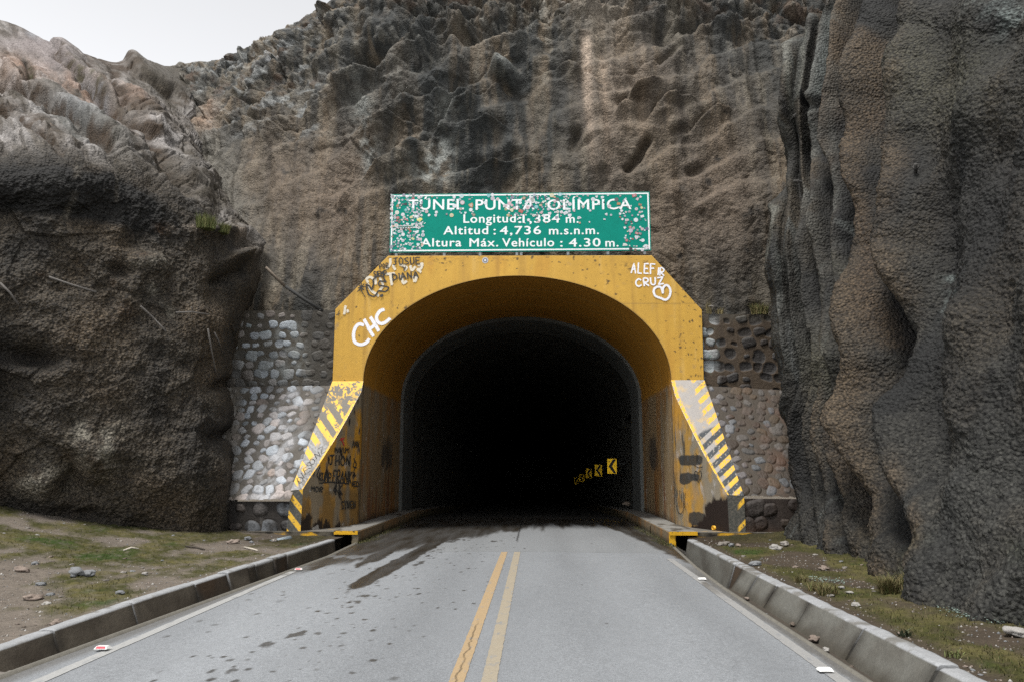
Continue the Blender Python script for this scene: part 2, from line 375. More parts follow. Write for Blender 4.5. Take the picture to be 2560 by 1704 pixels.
for poly, amp, wdt in (([(1110,152),(1180,140),(1290,134),(1380,128)], .38, 60), ([(868,240),(960,205),(1010,160),(1045,138)], .4, 55),
                  ([(905,470),(985,418),(1080,385),(1140,300),(1190,270)], .34, 55), ([(1165,440),(1240,425),(1330,412)], .3, 35),
                  ([(1460,70),(1560,60),(1640,45),(1690,30)], .45, 60), ([(650,300),(760,200),(870,140)], .3, 40), ([(560,330),(640,230),(740,130)], .35, 40),
                  ([(1040,270),(1130,270),(1230,195)], .25, 40), ([(1385,205),(1430,190),(1465,215)], .22, 30), ([(1560,215),(1600,196),(1650,190)], .25, 26), ([(1545,300),(1580,262),(1615,250)], .28, 30), ([(1640,300),(1680,262),(1720,262)], .25, 28), ([(1740,330),(1770,300),(1815,290)], .28, 30), ([(1700,120),(1760,95),(1830,90)], .3, 34), ([(1180,75),(1260,50),(1340,62)], .3, 36), ([(960,60),(1030,30),(1110,40)], .35, 44), ([(1060,110),(1120,85),(1180,96)], .3, 30), ([(930,330),(985,310),(1030,330)], .22, 30), ([(1170,330),(1220,312),(1260,330)], .16, 26)):
    dd, sg = pdist(wx, wy, poly)
    stp = ss(-5, 4, sg); d += 1.35 * amp * (stp * np.exp(-(dd / wdt)**1.3) - (1 - stp) * .5 * np.exp(-(dd / (wdt * .5))**2)) * (.6 + .8 * ss(-.3, .3, vnoise(px * .012, py * .012, 0, 38)))
d -= 1.1 * blob(wx, wy, 925, 158, 42, 24, -25, 2.6) - .5 * blob(wx, wy, 945, 112, 65, 16, -20)
d += .55 * blob(wx, wy, 1262, 207, 32, 20, 12, 3); d -= .35 * blob(wx, wy, 1265, 236, 34, 10, 15)
d -= .45 * line(wx, wy, [(1570,428),(1600,400),(1620,368)], 8); d -= .3 * line(wx, wy, [(1640,190),(1690,150)], 10); d += .22 * line(wx, wy, [(1478,150),(1490,330),(1505,420)], 22)
d += .25 * blob(wx, wy, 1520, 300, 60, 120); d -= .3 * line(wx, wy, [(1445,345),(1440,380)], 14)
d += .3 * blob(wx, wy, 1580, 260, 30, 14, -15) - .3 * blob(wx, wy, 1580, 282, 28, 8)
for cx, cy in ((1470,355),(1690,330),(1730,420),(1280,380)):
    d += .14 * blob(wx, wy, cx, cy, 26, 14, -25) - .10 * blob(wx, wy, cx + 6, cy + 20, 22, 8, -25)
vb_ = np.linspace(0, 8, P.shape[1])[None, :] + 0 * px; d *= 1 - .65 * ss(6.0, 7.0, vb_) * ss(980, 860, px)
d *= ss(900, 640, py) * .4 + .6
P = P + n0 * np.where((n0[..., 1] > 0), -1, 1)[..., None] * d[..., None]
X, Y, Z = P[..., 0], P[..., 1], P[..., 2]
c = np.zeros(P.shape); st = streaks(P, 1.1, .14, 40); bl = fbm(X * .5, Y * .5, Z * .5, 4, 41)
c[:] = A(88, 81, 71)
sf = streaks(P, 3.2, .10, 39)
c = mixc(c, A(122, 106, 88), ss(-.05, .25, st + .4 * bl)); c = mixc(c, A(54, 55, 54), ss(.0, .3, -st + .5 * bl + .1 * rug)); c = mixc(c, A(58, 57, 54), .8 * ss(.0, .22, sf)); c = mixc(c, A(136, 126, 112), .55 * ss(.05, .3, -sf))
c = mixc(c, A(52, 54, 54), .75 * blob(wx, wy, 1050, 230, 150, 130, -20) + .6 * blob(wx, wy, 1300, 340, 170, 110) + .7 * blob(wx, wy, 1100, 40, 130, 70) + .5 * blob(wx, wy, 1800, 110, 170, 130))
c = mixc(c, A(118, 102, 88), .8 * blob(wx, wy, 870, 480, 70, 170, 15) + .7 * blob(wx, wy, 720, 480, 120, 150) + .9 * blob(wx, wy, 1800, 490, 130, 200) + .6 * blob(wx, wy, 1640, 560, 90, 120) + .5 * blob(wx, wy, 1600, 250, 130, 130))
c = mixc(c, A(128, 122, 114), .8 * blob(wx, wy, 540, 400, 55, 160, -18) + .5 * blob(wx, wy, 600, 560, 60, 80))
stk = .5 + .9 * fbm(X * 5, Y * .2, Z * .5, 3, 44)
c = mixc(c, A(205, 182, 164), ss(110, 150, wy) * ss(520, 180, wy) * np.clip(line(px + 5 * (stk - .5), py, [(1466,120),(1472,300),(1490,470)], 11) * (.7 + stk * .6), 0, 1))
c = mixc(c, A(190, 165, 145), .75 * ss(150, 190, wy) * ss(560, 230, wy) * line(px, py, [(1502,150),(1512,300),(1525,500)], 9) * (.5 + stk * .6))
c = mixc(c, A(170, 148, 128), .6 * ss(520, 330, wy) * line(px, py, [(1600,150),(1606,380)], 14) * stk)
c = mixc(c, A(140, 122, 106), .55 * blob(wx, wy, 1530, 320, 70, 230))
c = mixc(c, A(150, 138, 126), .8 * blob(wx, wy, 1500, 70, 60, 40) + .55 * line(wx, wy, [(1120,148),(1290,130)], 9))
sp = ss(-.2, .15, fbm(X * 2.5, Y * 2.5, Z * 2.5, 4, 46))
c = mixc(c, A(170, 170, 166), sp * (.9 * blob(wx, wy, 1110, 400, 32, 50) + .9 * blob(wx, wy, 1085, 450, 40, 28) + .8 * blob(wx, wy, 920, 300, 28, 60) + .8 * blob(wx, wy, 925, 400, 22, 50) + .7 * blob(wx, wy, 1130, 300, 25, 25) + .7 * blob(wx, wy, 1262, 205, 34, 16)))
c = mixc(c, A(150, 150, 150), .8 * ss(.05, .3, fbm(X * 1.4, Y * 1.4, Z * 2.2, 4, 47)) * ss(880, 760, wx) * ss(400, 300, wy))
c = mixc(c, A(190, 190, 195), .75 * line(wx, wy, [(826,30),(770,90),(700,160),(640,205)], 7) * ss(-.1, .2, fbm(X * 2, Y * 2, Z * 2, 3, 48)))
c = mixc(c, A(185, 150, 125), .6 * blob(wx, wy, 520, 325, 35, 22, 25) + .4 * blob(wx, wy, 545, 290, 30, 20))
c = mixc(c, A(80, 58, 40), .75 * ss(.1, .4, fbm(X * 1.1, Y * 1.1, Z * 1.6, 4, 49)) * ss(900, 740, wx) * ss(330, 260, wy))
c = mixc(c, A(88, 66, 48), .6 * ss(.05, .3, fbm(X * 1.5, Y * 1.5, Z * 1.8, 4, 50)) * (ss(110, 30, wy) + .5 * blob(wx, wy, 1300, 190, 200, 12)))
c = mixc(c, A(200, 196, 190), .75 * line(px, py, [(488,400),(492,460),(530,520),(548,560)], 5) * ss(-.2, .3, fbm(X * 4, Y * 4, Z * 4, 3, 51)))
c = mixc(c, A(178, 110, 55), .9 * line(px, py, [(1004,-10),(999,22)], 5))
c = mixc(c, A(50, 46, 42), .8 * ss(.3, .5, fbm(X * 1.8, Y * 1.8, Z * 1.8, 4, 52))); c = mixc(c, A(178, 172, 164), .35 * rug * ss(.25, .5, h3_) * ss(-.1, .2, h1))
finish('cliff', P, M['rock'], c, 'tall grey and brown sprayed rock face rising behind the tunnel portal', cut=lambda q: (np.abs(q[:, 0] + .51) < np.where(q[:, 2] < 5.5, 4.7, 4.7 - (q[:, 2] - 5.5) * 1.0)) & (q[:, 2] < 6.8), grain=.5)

# ---- the left rock mass with its pale slab top
left = [
 [(-420,1420,13.6),(-420,1300,14),(-420,1100,13.8),(-420,900,13.8),(-420,700,13.8),(-420,540,14),(-420,430,14.3),(-420,250,17),(-420,100,21),(-420,-30,25),(-420,30,34)],
 [(-180,1400,14.6),(-180,1290,15),(-180,1100,14.8),(-180,900,14.6),(-180,700,14.6),(-180,540,14.6),(-180,425,15),(-180,280,18),(-180,165,21.5),(-180,22,25.5),(-180,30,34)],
 [(0,1400,15.6),(0,1290,16),(0,1100,15.6),(0,900,15.4),(0,700,15.3),(0,540,15.4),(0,425,15.5),(0,305,19),(0,192,22),(0,60,26),(0,70,34)],
 [(150,1400,15.9),(150,1300,16.3),(150,1100,15.8),(150,900,15.7),(150,700,15.9),(150,540,15.95),(158,424,16),(165,330,19),(165,210,23),(150,122,26.5),(150,140,34)],
 [(300,1430,16.5),(300,1345,16.9),(300,1100,16.4),(300,900,16.4),(300,700,16.6),(300,560,16.8),(300,440,17),(310,340,20),(316,240,24),(306,162,29),(310,190,36)],
 [(430,1440,17),(430,1350,17.3),(430,1100,17),(430,900,17.2),(430,720,17.5),(430,600,17.7),(430,490,18.2),(432,400,21.5),(428,300,25.5),(428,178,34),(430,215,42)],
 [(505,1450,17.4),(505,1360,17.8),(510,1150,17.6),(500,900,18),(515,740,18.3),(530,640,18.8),(530,568,19.5),(500,480,22),(470,360,25.5),(466,184,35),(470,225,42)],
 [(568,1460,18.2),(566,1370,18.5),(566,1150,18.6),(552,900,18.9),(575,780,19.3),(606,690,19.8),(590,620,20.3),(545,520,22.6),(490,400,26),(480,200,36),(482,240,42)],
 [(590,1460,21.3),(590,1370,21.5),(590,1150,21.7),(590,900,21.9),(612,790,22.0),(645,705,21.9),(640,650,22.0),(590,545,24),(520,420,28),(505,215,38),(505,250,43)]]
P = net(left, 560, 620)
px, py = proj(P); n0 = gnormals(P); n0 *= -np.sign(np.median(n0[..., 1]))
X, Y, Z = P[..., 0], P[..., 1], P[..., 2]
vv = np.linspace(0, 10, P.shape[1])[None, :] + 0 * X      # row coordinate: 6 = lip
slab = ss(5.85, 6.35, vv)
wx = px + 12 * fbm(X * .7, Z * .7, Y * .7, 3, 65); wy = py + 12 * fbm(X * .7, Z * .7, Y * .7, 3, 69)
low = 1 - slab
d = .38 * fbm(X * .4, Y * .4, Z * .4, 3, 61) + (.2 - .1 * slab) * fbm(X * 1.1, Y * 1.1, Z * 1.1, 4, 62) + (.05 - .02 * slab) * fbm(X * 3.5, Y * 3.5, Z * 3.5, 3, 63)
d += low * .16 * ridged(X * .8, Y * .8, Z * .8, 3, 64)
u1 = (wx * .74 + wy * .67) / 100.; v1 = (-wx * .67 + wy * .74) / 100.
u1, v1 = (px * .74 + py * .67) / 100., (-px * .67 + py * .74) / 100.; lob = 1 - np.abs(vnoise(u1 * .3, v1 * .9, 0, 71)) * 2; hL, eL = worley(X * .6 + Y * .25, Y * .4, Z * .8, 75); hS, eS = worley(X * 1.5, Y * 1.1, Z * 1.9, 76)
lob2 = 1 - 2 * np.abs(vnoise(u1 * .5 + 7, v1 * 1.0, 0, 74)); lay = v1 * 2.6 + .5 * fbm(u1 * .8, v1 * .8, 0, 3, 79); lf = lay - np.floor(lay)
d += slab * (.34 * lob + .24 * lob2 + .12 * fbm(X * 1.3, Y * .9, Z * 1.6, 4, 73) + .08 * hS + .06 * hL + .05 * (ss(0, .7, lf) - ss(.75, 1, lf)) - .08 * ss(.07, 0, eS) - .09 * ss(.05, 0, eL) + .03 * ridged(X * 3, Y * 2.4, Z * 3.6, 3, 70))
d += low * (.02 * vnoise(X * 8, Y * 8, Z * 8, 77) + .034 * vnoise(X * 16, Y * 16, Z * 16, 78) + .08 * hL)
creases = [[(165,100),(214,130),(318,176)], [(145,145),(191,203),(268,291),(333,352),(459,494)], [(0,230),(115,291),(268,390)], [(0,318),(96,375),(153,410)], [(306,153),(344,195),(459,264)], [(70,170),(78,240)], [(200,120),(260,230),(300,280)], [(280,160),(300,230),(400,300)]]
cre = 0 * X
for poly in creases: cre = np.maximum(cre, line(wx, wy, poly, 11))
d -= slab * .38 * cre; d *= 1 - .8 * ss(7.7, 8.7, vv)
d *= 1 - .55 * ss(470, 560, px) * low
for poly, amp, wdt in (([(145,138),(191,196),(268,284),(333,345)], .5, 40), ([(306,150),(344,190),(430,240),(455,275)], .5, 35), ([(0,222),(115,283),(268,382)], .35, 35), ([(170,100),(240,100),(318,170)], .4, 30)):
    dd, sg = pdist(wx, wy, poly); d += slab * amp * .8 * ss(9, -9, sg) * np.exp(-(dd / wdt)**1.4)
d -= .3 * low * blob(wx, wy, 560, 720, 40, 45) + .3 * blob(wx, wy, 575, 690, 45, 14, -15)      # hollow under the ledge
d += .5 * blob(wx, wy, 590, 650, 30, 12, -10) + .3 * blob(wx, wy, 540, 590, 60, 12, 10)
d -= .45 * blob(wx, wy, 60, 890, 110, 26, 4) + .3 * blob(wx, wy, 560, 1085, 40, 16) + .3 * blob(wx, wy, 560, 960, 35, 14); d += .35 * blob(wx, wy, 240, 1130, 60, 50) + .3 * blob(wx, wy, 110, 1200, 60, 40) - .4 * blob(wx, wy, 175, 1200, 30, 50) - .3 * blob(wx, wy, 200, 1290, 80, 20)
d += .28 * blob(wx, wy, 360, 660, 45, 25, 20) - .25 * blob(wx, wy, 300, 680, 30, 14)
d += slab * -.4 * line(wx, wy, [(0,440),(160,440),(300,465)], 12)
P = P + n0 * d[..., None]
X, Y, Z = P[..., 0], P[..., 1], P[..., 2]
bl = fbm(X * .5, Y * .5, Z * .5, 4, 80); st = streaks(P, 1.2, .2, 81)
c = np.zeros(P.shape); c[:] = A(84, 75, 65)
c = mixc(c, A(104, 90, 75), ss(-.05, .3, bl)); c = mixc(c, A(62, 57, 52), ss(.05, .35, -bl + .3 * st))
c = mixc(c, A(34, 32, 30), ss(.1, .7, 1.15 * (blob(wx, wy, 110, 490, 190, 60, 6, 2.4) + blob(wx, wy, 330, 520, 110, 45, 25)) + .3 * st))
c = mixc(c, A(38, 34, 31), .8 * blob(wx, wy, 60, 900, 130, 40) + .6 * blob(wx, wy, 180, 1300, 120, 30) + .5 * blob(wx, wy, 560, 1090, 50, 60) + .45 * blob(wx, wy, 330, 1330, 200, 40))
c = mixc(c, A(120, 112, 102), .7 * line(px, py, [(192,430),(172,500),(158,560),(150,600)], 8) * ss(-.3, .3, fbm(X * 4, Y * 4, Z * 3, 3, 82)) + .4 * line(px, py, [(292,440),(288,500)], 6))
pale = ss(-.25, .15, fbm(X * 2.2, Y * 2.2, Z * 2.2, 4, 83))
c = mixc(c, A(165, 158, 148), pale * (.95 * blob(px, py, 245, 1110, 60, 60) + .9 * blob(px, py, 110, 1195, 55, 38) + .7 * blob(wx, wy, 240, 860, 20, 9) + .6 * line(wx, wy, [(365,700),(400,760),(420,785)], 10) + .6 * blob(wx, wy, 370, 660, 40, 18) + .5 * blob(wx, wy, 210, 1080, 20, 30)))
cs = np.zeros(P.shape); cs[:] = A(140, 131, 124)
g = fbm(u1 * 1.2, v1 * 3, 0, 4, 84)
g2 = fbm(u1 * 3, v1 * 8, 0, 4, 86); cs = mixc(cs, A(186, 178, 174), ss(.0, .3, g + .5 * g2)); cs = mixc(cs, A(86, 76, 64), ss(.0, .25, -g + .3 * bl - .6 * g2)); cs = mixc(cs, A(52, 46, 40), .8 * ss(.06, .0, np.abs(g2 + .1)) * ss(-.2, .2, bl + g)); cs = mixc(cs, A(60, 54, 46), .6 * ss(.85, 1, lf) * ss(-.2, .1, g2))
cs = mixc(cs, A(172, 132, 106), .6 * blob(wx, wy, 50, 190, 60, 50, 20) * ss(-.2, .2, g + .2) + .6 * blob(wx, wy, 200, 245, 110, 32, 38) * ss(-.25, .1, g) + .5 * blob(wx, wy, 330, 270, 50, 25, 20))
cs = mixc(cs, A(172, 158, 158), .6 * blob(wx, wy, 150, 160, 70, 40, 30) + .5 * blob(wx, wy, 60, 110, 90, 25))
cs = mixc(cs, A(206, 206, 212), .8 * blob(wx, wy, 75, 82, 22, 8, 50) + .6 * line(wx, wy, [(190,205),(255,270),(290,330)], 7) + .5 * blob(wx, wy, 190, 330, 60, 20, 25))
cs = mixc(cs, A(122, 124, 120), .7 * blob(wx, wy, 200, 345, 110, 28, 28))
ms = ss(-.1, .25, fbm(X * 1.8, Y * 1.8, Z * 1.8, 4, 85))
cs = mixc(cs, A(72, 52, 30), np.clip(1.1 * cre * (.45 + ms) + .85 * ms * (blob(wx, wy, 350, 370, 60, 50, 45) + blob(wx, wy, 60, 330, 120, 22, 24)), 0, .92))
cs = mixc(cs, A(88, 84, 44), .7 * ms * (blob(wx, wy, 190, 190, 16, 40, -30) + blob(wx, wy, 240, 225, 18, 30, -30) + blob(wx, wy, 76, 200, 9, 45)))
cs = mixc(cs, A(92, 84, 72), .8 * ss(300, 380, wx) * ss(320, 200, wy) + .55 * ss(385, 430, wy))
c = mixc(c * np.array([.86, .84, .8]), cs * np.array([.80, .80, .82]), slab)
c = mixc(c, A(70, 48, 26), .85 * ms * (blob(wx, wy, 405, 575, 20, 16) + blob(wx, wy, 310, 785, 24, 22) + blob(wx, wy, 285, 700, 16, 22) + blob(wx, wy, 220, 670, 30, 10, 25) + blob(wx, wy, 355, 645, 16, 10) + blob(wx, wy, 100, 692, 14, 5)))
c = mixc(c, A(150, 135, 122), .6 * pale * line(wx, wy, [(430,575),(520,572),(580,600),(600,640)], 12))
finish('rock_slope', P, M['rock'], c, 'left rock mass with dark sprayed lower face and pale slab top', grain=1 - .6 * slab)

# ---- the right rock wall, close to the road
right = [
 [(2060,1400,23),(2060,1330,23),(2080,1200,23),(2040,1000,23),(2010,780,23),(2000,600,23),(2040,400,23),(2030,240,23),(2060,100,23),(2120,5,24),(2230,-100,26)],
 [(1966,1420,18.2),(1966,1345,18.4),(1997,1200,18.3),(1955,1000,18.4),(1925,780,18.4),(1908,610,18.3),(1968,400,18.6),(1946,240,18.5),(1990,100,18.8),(2066,8,19.5),(2190,-100,22)],
 [(2040,1450,14.9),(2045,1375,15.2),(2062,1200,16),(2040,1000,16.7),(2020,780,17.1),(2005,600,17.2),(2040,400,17.6),(2030,240,17.6),(2060,100,18),(2120,-10,18.6),(2240,-130,21)],
 [(2160,1500,13),(2165,1400,13.3),(2180,1200,14),(2170,1000,14.7),(2160,780,15),(2150,600,15.4),(2160,400,15.8),(2160,240,16),(2180,100,16.5),(2220,-10,17),(2320,-150,20)],
 [(2345,1590,9.4),(2352,1490,9.6),(2370,1200,10.8),(2360,1000,11.6),(2350,780,12.2),(2350,600,12.6),(2350,400,13),(2350,240,13.2),(2360,100,13.8),(2380,-10,14.4),(2450,-180,18)],
 [(2560,1660,8.1),(2560,1540,8.3),(2560,1220,9),(2560,1000,9.5),(2560,780,10),(2560,600,10.4),(2560,400,10.8),(2560,240,11),(2560,100,11.6),(2560,-20,12.2),(2600,-250,16)],
 [(3000,1950,5.4),(3000,1750,5.5),(3000,1250,6),(3000,1000,6.4),(3000,780,6.8),(3000,600,7),(3000,400,7.2),(3000,240,7.4),(3000,100,7.8),(3000,-60,8.3),(3000,-400,12)],
 [(4200,2600,3.6),(4200,2300,3.6),(4200,1400,3.9),(4200,1000,4.1),(4200,700,4.3),(4200,500,4.4),(4200,250,4.5),(4200,50,4.7),(4200,-150,4.9),(4200,-450,5.2),(4200,-900,7)]]
P = net(right, 560, 520)
px, py = proj(P); n0 = gnormals(P); n0 *= np.sign(np.median((n0 * (CAM - P)).sum(-1)[160:]))
X, Y, Z = P[..., 0], P[..., 1], P[..., 2]
wx = px + 14 * fbm(X * .7, Z * .7, Y * .7, 3, 95); wy = py + 14 * fbm(X * .7, Z * .7, Y * .7, 3, 99)
near = ss(2050, 2250, px)
d = (.30 + .12 * near) * fbm(Y * .45, X * .45, Z * .3, 3, 91) + .14 * fbm(Y * 1.0, X * 1.0, Z * .8, 3, 92) + .04 * fbm(X * 3.5, Y * 3.5, Z * 3, 3, 93)
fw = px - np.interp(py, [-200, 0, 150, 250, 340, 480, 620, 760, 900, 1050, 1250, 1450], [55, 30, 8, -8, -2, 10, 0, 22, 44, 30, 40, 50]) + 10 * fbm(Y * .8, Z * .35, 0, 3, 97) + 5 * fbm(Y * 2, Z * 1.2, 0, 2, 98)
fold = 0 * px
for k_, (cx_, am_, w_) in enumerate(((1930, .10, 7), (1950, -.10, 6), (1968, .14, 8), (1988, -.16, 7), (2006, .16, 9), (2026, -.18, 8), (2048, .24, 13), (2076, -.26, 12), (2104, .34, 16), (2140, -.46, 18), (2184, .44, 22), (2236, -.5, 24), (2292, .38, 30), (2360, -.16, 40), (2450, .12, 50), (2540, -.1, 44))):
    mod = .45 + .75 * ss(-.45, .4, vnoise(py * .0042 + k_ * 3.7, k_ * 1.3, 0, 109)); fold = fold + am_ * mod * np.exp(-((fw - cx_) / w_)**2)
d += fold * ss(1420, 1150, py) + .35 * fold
d += .30 * ss(2000, 2300, px) * ridged(Y * .42 + .15 * Z + 3, X * .3, Z * .12, 2, 107)
d += .10 * line(wx, wy, [(2000,236),(2040,250),(2066,240)], 12) - .08 * line(wx, wy, [(2010,262),(2045,275),(2066,268)], 10) + .07 * fbm(X * 2.2, Y * 2.2, Z * 1.6, 4, 133)
d += .35 * blob(wx, wy, 2170, 890, 70, 70) + .25 * blob(wx, wy, 2230, 1060, 90, 80) + .25 * blob(wx, wy, 2420, 1240, 60, 80) - .12 * blob(wx, wy, 2330, 1370, 30, 40)
flu = ss(2200, 2070, px) * ss(1050, 850, wy); d -= .04 * ss(2300, 2000, px)
d += (.016 * vnoise(X * 8, Y * 8, Z * 8, 104) + .03 * vnoise(X * 16, Y * 16, Z * 16, 105) + .024 * vnoise(X * 27, Y * 27, Z * 27, 106)) * (1 - .4 * flu)
cu_ = np.linspace(0, 7, P.shape[0])[:, None] + 0 * px; fk_ = ss(.55, 1.15, cu_); d = d * fk_ + (1 - fk_) * (.22 * fbm(X * 1.4, Y * 1.4, Z * 1.1, 4, 131) + .035 * vnoise(X * 14, Y * 14, Z * 14, 132) - .35)
P = P + n0 * d[..., None]
X, Y, Z = P[..., 0], P[..., 1], P[..., 2]
st = fbm(Y * 1.1 + .3 * vnoise(Y * .5, Z * .5), X * .4, Z * .12, 4, 101); bl = fbm(X * .5, Y * .5, Z * .5, 4, 102)
c = np.zeros(P.shape); c[:] = A(62, 59, 54)
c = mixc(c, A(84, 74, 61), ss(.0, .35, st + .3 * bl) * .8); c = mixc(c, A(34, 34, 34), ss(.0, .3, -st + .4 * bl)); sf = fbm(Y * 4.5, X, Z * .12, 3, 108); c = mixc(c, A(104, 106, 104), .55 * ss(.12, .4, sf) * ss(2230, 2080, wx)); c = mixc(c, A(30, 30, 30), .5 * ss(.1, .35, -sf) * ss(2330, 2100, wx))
c = mixc(c, A(72, 71, 68), .7 * ss(700, 1300, wy) * ss(2250, 2450, wx) + .5 * blob(wx, wy, 2040, 850, 70, 200))
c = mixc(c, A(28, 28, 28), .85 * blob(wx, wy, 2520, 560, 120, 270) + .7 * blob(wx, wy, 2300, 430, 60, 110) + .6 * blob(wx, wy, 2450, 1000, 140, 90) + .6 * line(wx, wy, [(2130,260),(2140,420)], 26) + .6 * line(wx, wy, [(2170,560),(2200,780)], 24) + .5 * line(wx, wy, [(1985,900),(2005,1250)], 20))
c = mixc(c, A(98, 80, 62), .65 * line(wx, wy, [(2170,40),(2120,180),(2085,330),(2100,430)], 22) + .8 * line(wx, wy, [(2215,120),(2205,260),(2180,350),(2195,560),(2230,760),(2260,860)], 17) + .5 * line(wx, wy, [(2210,950),(2170,1100),(2180,1250)], 40))
c = mixc(c, A(96, 92, 74), .5 * blob(wx, wy, 2380, 200, 130, 120) + .6 * blob(wx, wy, 2080, 920, 70, 70))
c = mixc(c, A(112, 116, 114), .85 * line(px, py, [(2100,20),(2075,130),(2045,235)], 17) + .5 * line(px, py, [(2010,90),(1990,240)], 8))
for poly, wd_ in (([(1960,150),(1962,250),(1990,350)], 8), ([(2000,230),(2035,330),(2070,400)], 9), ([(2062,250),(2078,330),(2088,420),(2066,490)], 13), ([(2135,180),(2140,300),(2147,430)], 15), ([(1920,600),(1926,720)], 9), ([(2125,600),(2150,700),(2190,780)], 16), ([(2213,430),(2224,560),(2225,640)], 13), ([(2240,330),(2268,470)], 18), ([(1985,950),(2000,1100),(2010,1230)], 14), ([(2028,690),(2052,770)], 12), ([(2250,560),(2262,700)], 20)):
    c = mixc(c, A(24, 24, 25), .85 * line(wx, wy, poly, wd_) * ss(-.5, .1, sf + .2))  # dark streaks along the folds: wet stain and fold shade painted together
for poly, wd_, cc_ in (([(1990,90),(1976,200),(1981,330)], 5, (136,134,126)), ([(2015,80),(2005,200),(1995,245)], 6, (122,120,112)), ([(1946,640),(1956,800),(1992,970)], 5, (104,104,100)), ([(1975,800),(1986,940)], 4, (96,96,94)), ([(2124,560),(2142,650)], 5, (110,112,110)), ([(2162,600),(2188,710)], 3, (120,122,120)), ([(2098,640),(2118,690)], 10, (84,80,70)), ([(1935,520),(1925,580),(1908,640)], 5, (126,124,116))):
    c = mixc(c, A(*cc_), .85 * line(wx, wy, poly, wd_) * ss(-.4, .15, sf + .15))  # pale lines along the folds, lifting their light and shade in colour
spk = ss(-.15, .25, fbm(X * 4, Y * 4, Z * 3, 3, 103))
c = mixc(c, A(130, 138, 136), spk * (.8 * line(px, py, [(2357,690),(2365,760),(2362,830)], 9) + .55 * line(px, py, [(2450,740),(2470,820)], 10) + .75 * line(px, py, [(2302,1290),(2300,1340)], 8) + .8 * blob(wx, wy, 2530, 45, 60, 45)))
c = mixc(c, A(92, 80, 66), .35 * ss(.05, .3, bl) * ss(900, 1200, wy))
c = mixc(c, A(22, 22, 23), .9 * ss(-.04, -.3, fold)); c = mixc(c, A(112, 94, 74), .55 * ss(.08, .34, fold) * ss(-.3, .2, st + bl + .1)); c = mixc(c, A(118, 118, 114), .5 * ss(.06, .2, fold) * flu * ss(-.1, .25, sf))  # valleys dark, ridges pale: fold shade and wet stain put into the colour
c = mixc(c, A(84, 78, 70), .8 * (1 - fk_) * ss(200, 60, py)); c = c * .86
c = mixc(c, A(60, 66, 42), .5 * ss(1330, 1420, wy) * ss(.1, .3, bl + .2))
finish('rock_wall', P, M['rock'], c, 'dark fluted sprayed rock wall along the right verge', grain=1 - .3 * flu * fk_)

# ================================================================== GROUND, ROAD, GUTTERS
def roadL(y): return np.interp(y, [-40, 6.6, 13, 15.8, 18.6], [-4.6, -4.44, -4.14, -4.02, -4.09])
def roadR(y): return np.interp(y, [-40, 12, 14.4, 18.55], [2.66, 2.66, 2.74, 3.0])
def wallL(y): return -4.95 + .058 * (np.asarray(y, float) - 7.35)          # top front edge of the left gutter wall
def wallLz(y): return np.interp(y, [0, 7.35, 10.1, 17.5], [.03, .045, .105, .15])
def wallR(y): return 3.2 + .008 * (np.asarray(y, float) - 7)
WR_Z = .14
ys = np.concatenate([np.linspace(-40, 4, 24)[:-1], 4 * (19.0 / 4) ** np.linspace(0, 1, 440), np.linspace(19.0, 27.2, 60)[1:]])
us = np.linspace(0, 1, 420)
Yg, Ug = np.meshgrid(ys, us, indexing='ij')
xl = np.where(Yg < 18.6, roadL(Yg), -4.07); xr = np.where(Yg < 18.55, roadR(Yg), 3.0)
Xg = xl + (xr - xl) * Ug
Zg = -.012 * np.abs(Xg + .5) ** 1.3 * .5 + .004 * vnoise(Xg * .8, Yg * .5, 0, 110)
P = np.stack([Xg, Yg, Zg], -1); px, py = proj(P)
c = np.zeros(P.shape); base = A(167, 171, 175, .46); c[:] = base
n1 = fbm(Xg * 1.2, Yg * .25, 0, 4, 111); c *= (1 + .16 * n1 + .12 * fbm(Xg * .5, Yg * .12, 0, 3, 114) + .10 * fbm(Xg * 9, Yg * 5, 0, 3, 130))[..., None]
c *= (1 + .12 * np.exp(-((Xg + 3.0) / .9)**2) * ss(18, 10, Yg) + .05 * np.exp(-((Xg - 1.3) / .7)**2))[..., None]
conc = ss(16.55, 16.6, Yg + .03 * vnoise(Xg * 2, 0, 0, 112))
c = mixc(c, A(150, 152, 150, .46), conc * .28)
wet = 0 * Xg
# drips: round spots along the left lane
cell = np.stack([np.floor(Xg * 4.2), np.floor(Yg * 4.2)], -1)
for dx in (-1, 0, 1):
    for dy in (-1, 0, 1):
        cx, cy = (cell[..., 0] + dx).astype(np.int64), (cell[..., 1] + dy).astype(np.int64)
        h1 = _h(cx, cy, cx * 0, 5) / 2**32; h2 = _h(cx, cy, cx * 0, 6) / 2**32; h3 = _h(cx, cy, cx * 0, 7) / 2**32; h4 = _h(cx, cy, cx * 0, 8) / 2**32
        sx, sy = (cx + h1) / 4.2, (cy + h2) / 4.2
        dens = .85 * np.exp(-((sx + 2.55 - .035 * (sy - 8)) / .42)**2) + .6 * np.exp(-((sx + 1.75 - .06 * (sy - 8)) / .5)**2) + .12 * (sx < -.6) + .018
        dens *= .55 + .9 * (vnoise(sx * 2.2, sy * .9, 0, 113) + .25)
        r = .014 + .034 * h4**2
        e = np.hypot(Xg - sx, (Yg - sy) * (.55 + .3 * h3)) + .018 * vnoise(Xg * 22, Yg * 22, 0, 118)
        wet = np.maximum(wet, (h3 < dens * .95) * ss(r, r * .6, e) * (.45 + .55 * h1))
stn_ = fbm(Xg * 5.5, Yg * 2.2, 0, 4, 128); band = np.exp(-((Xg + 2.45 - .05 * (Yg - 9)) / .28)**2) + .55 * np.exp(-((Xg + 1.6 - .06 * (Yg - 9)) / .4)**2) + .4 * np.exp(-((Xg + 3.3) / .3)**2)
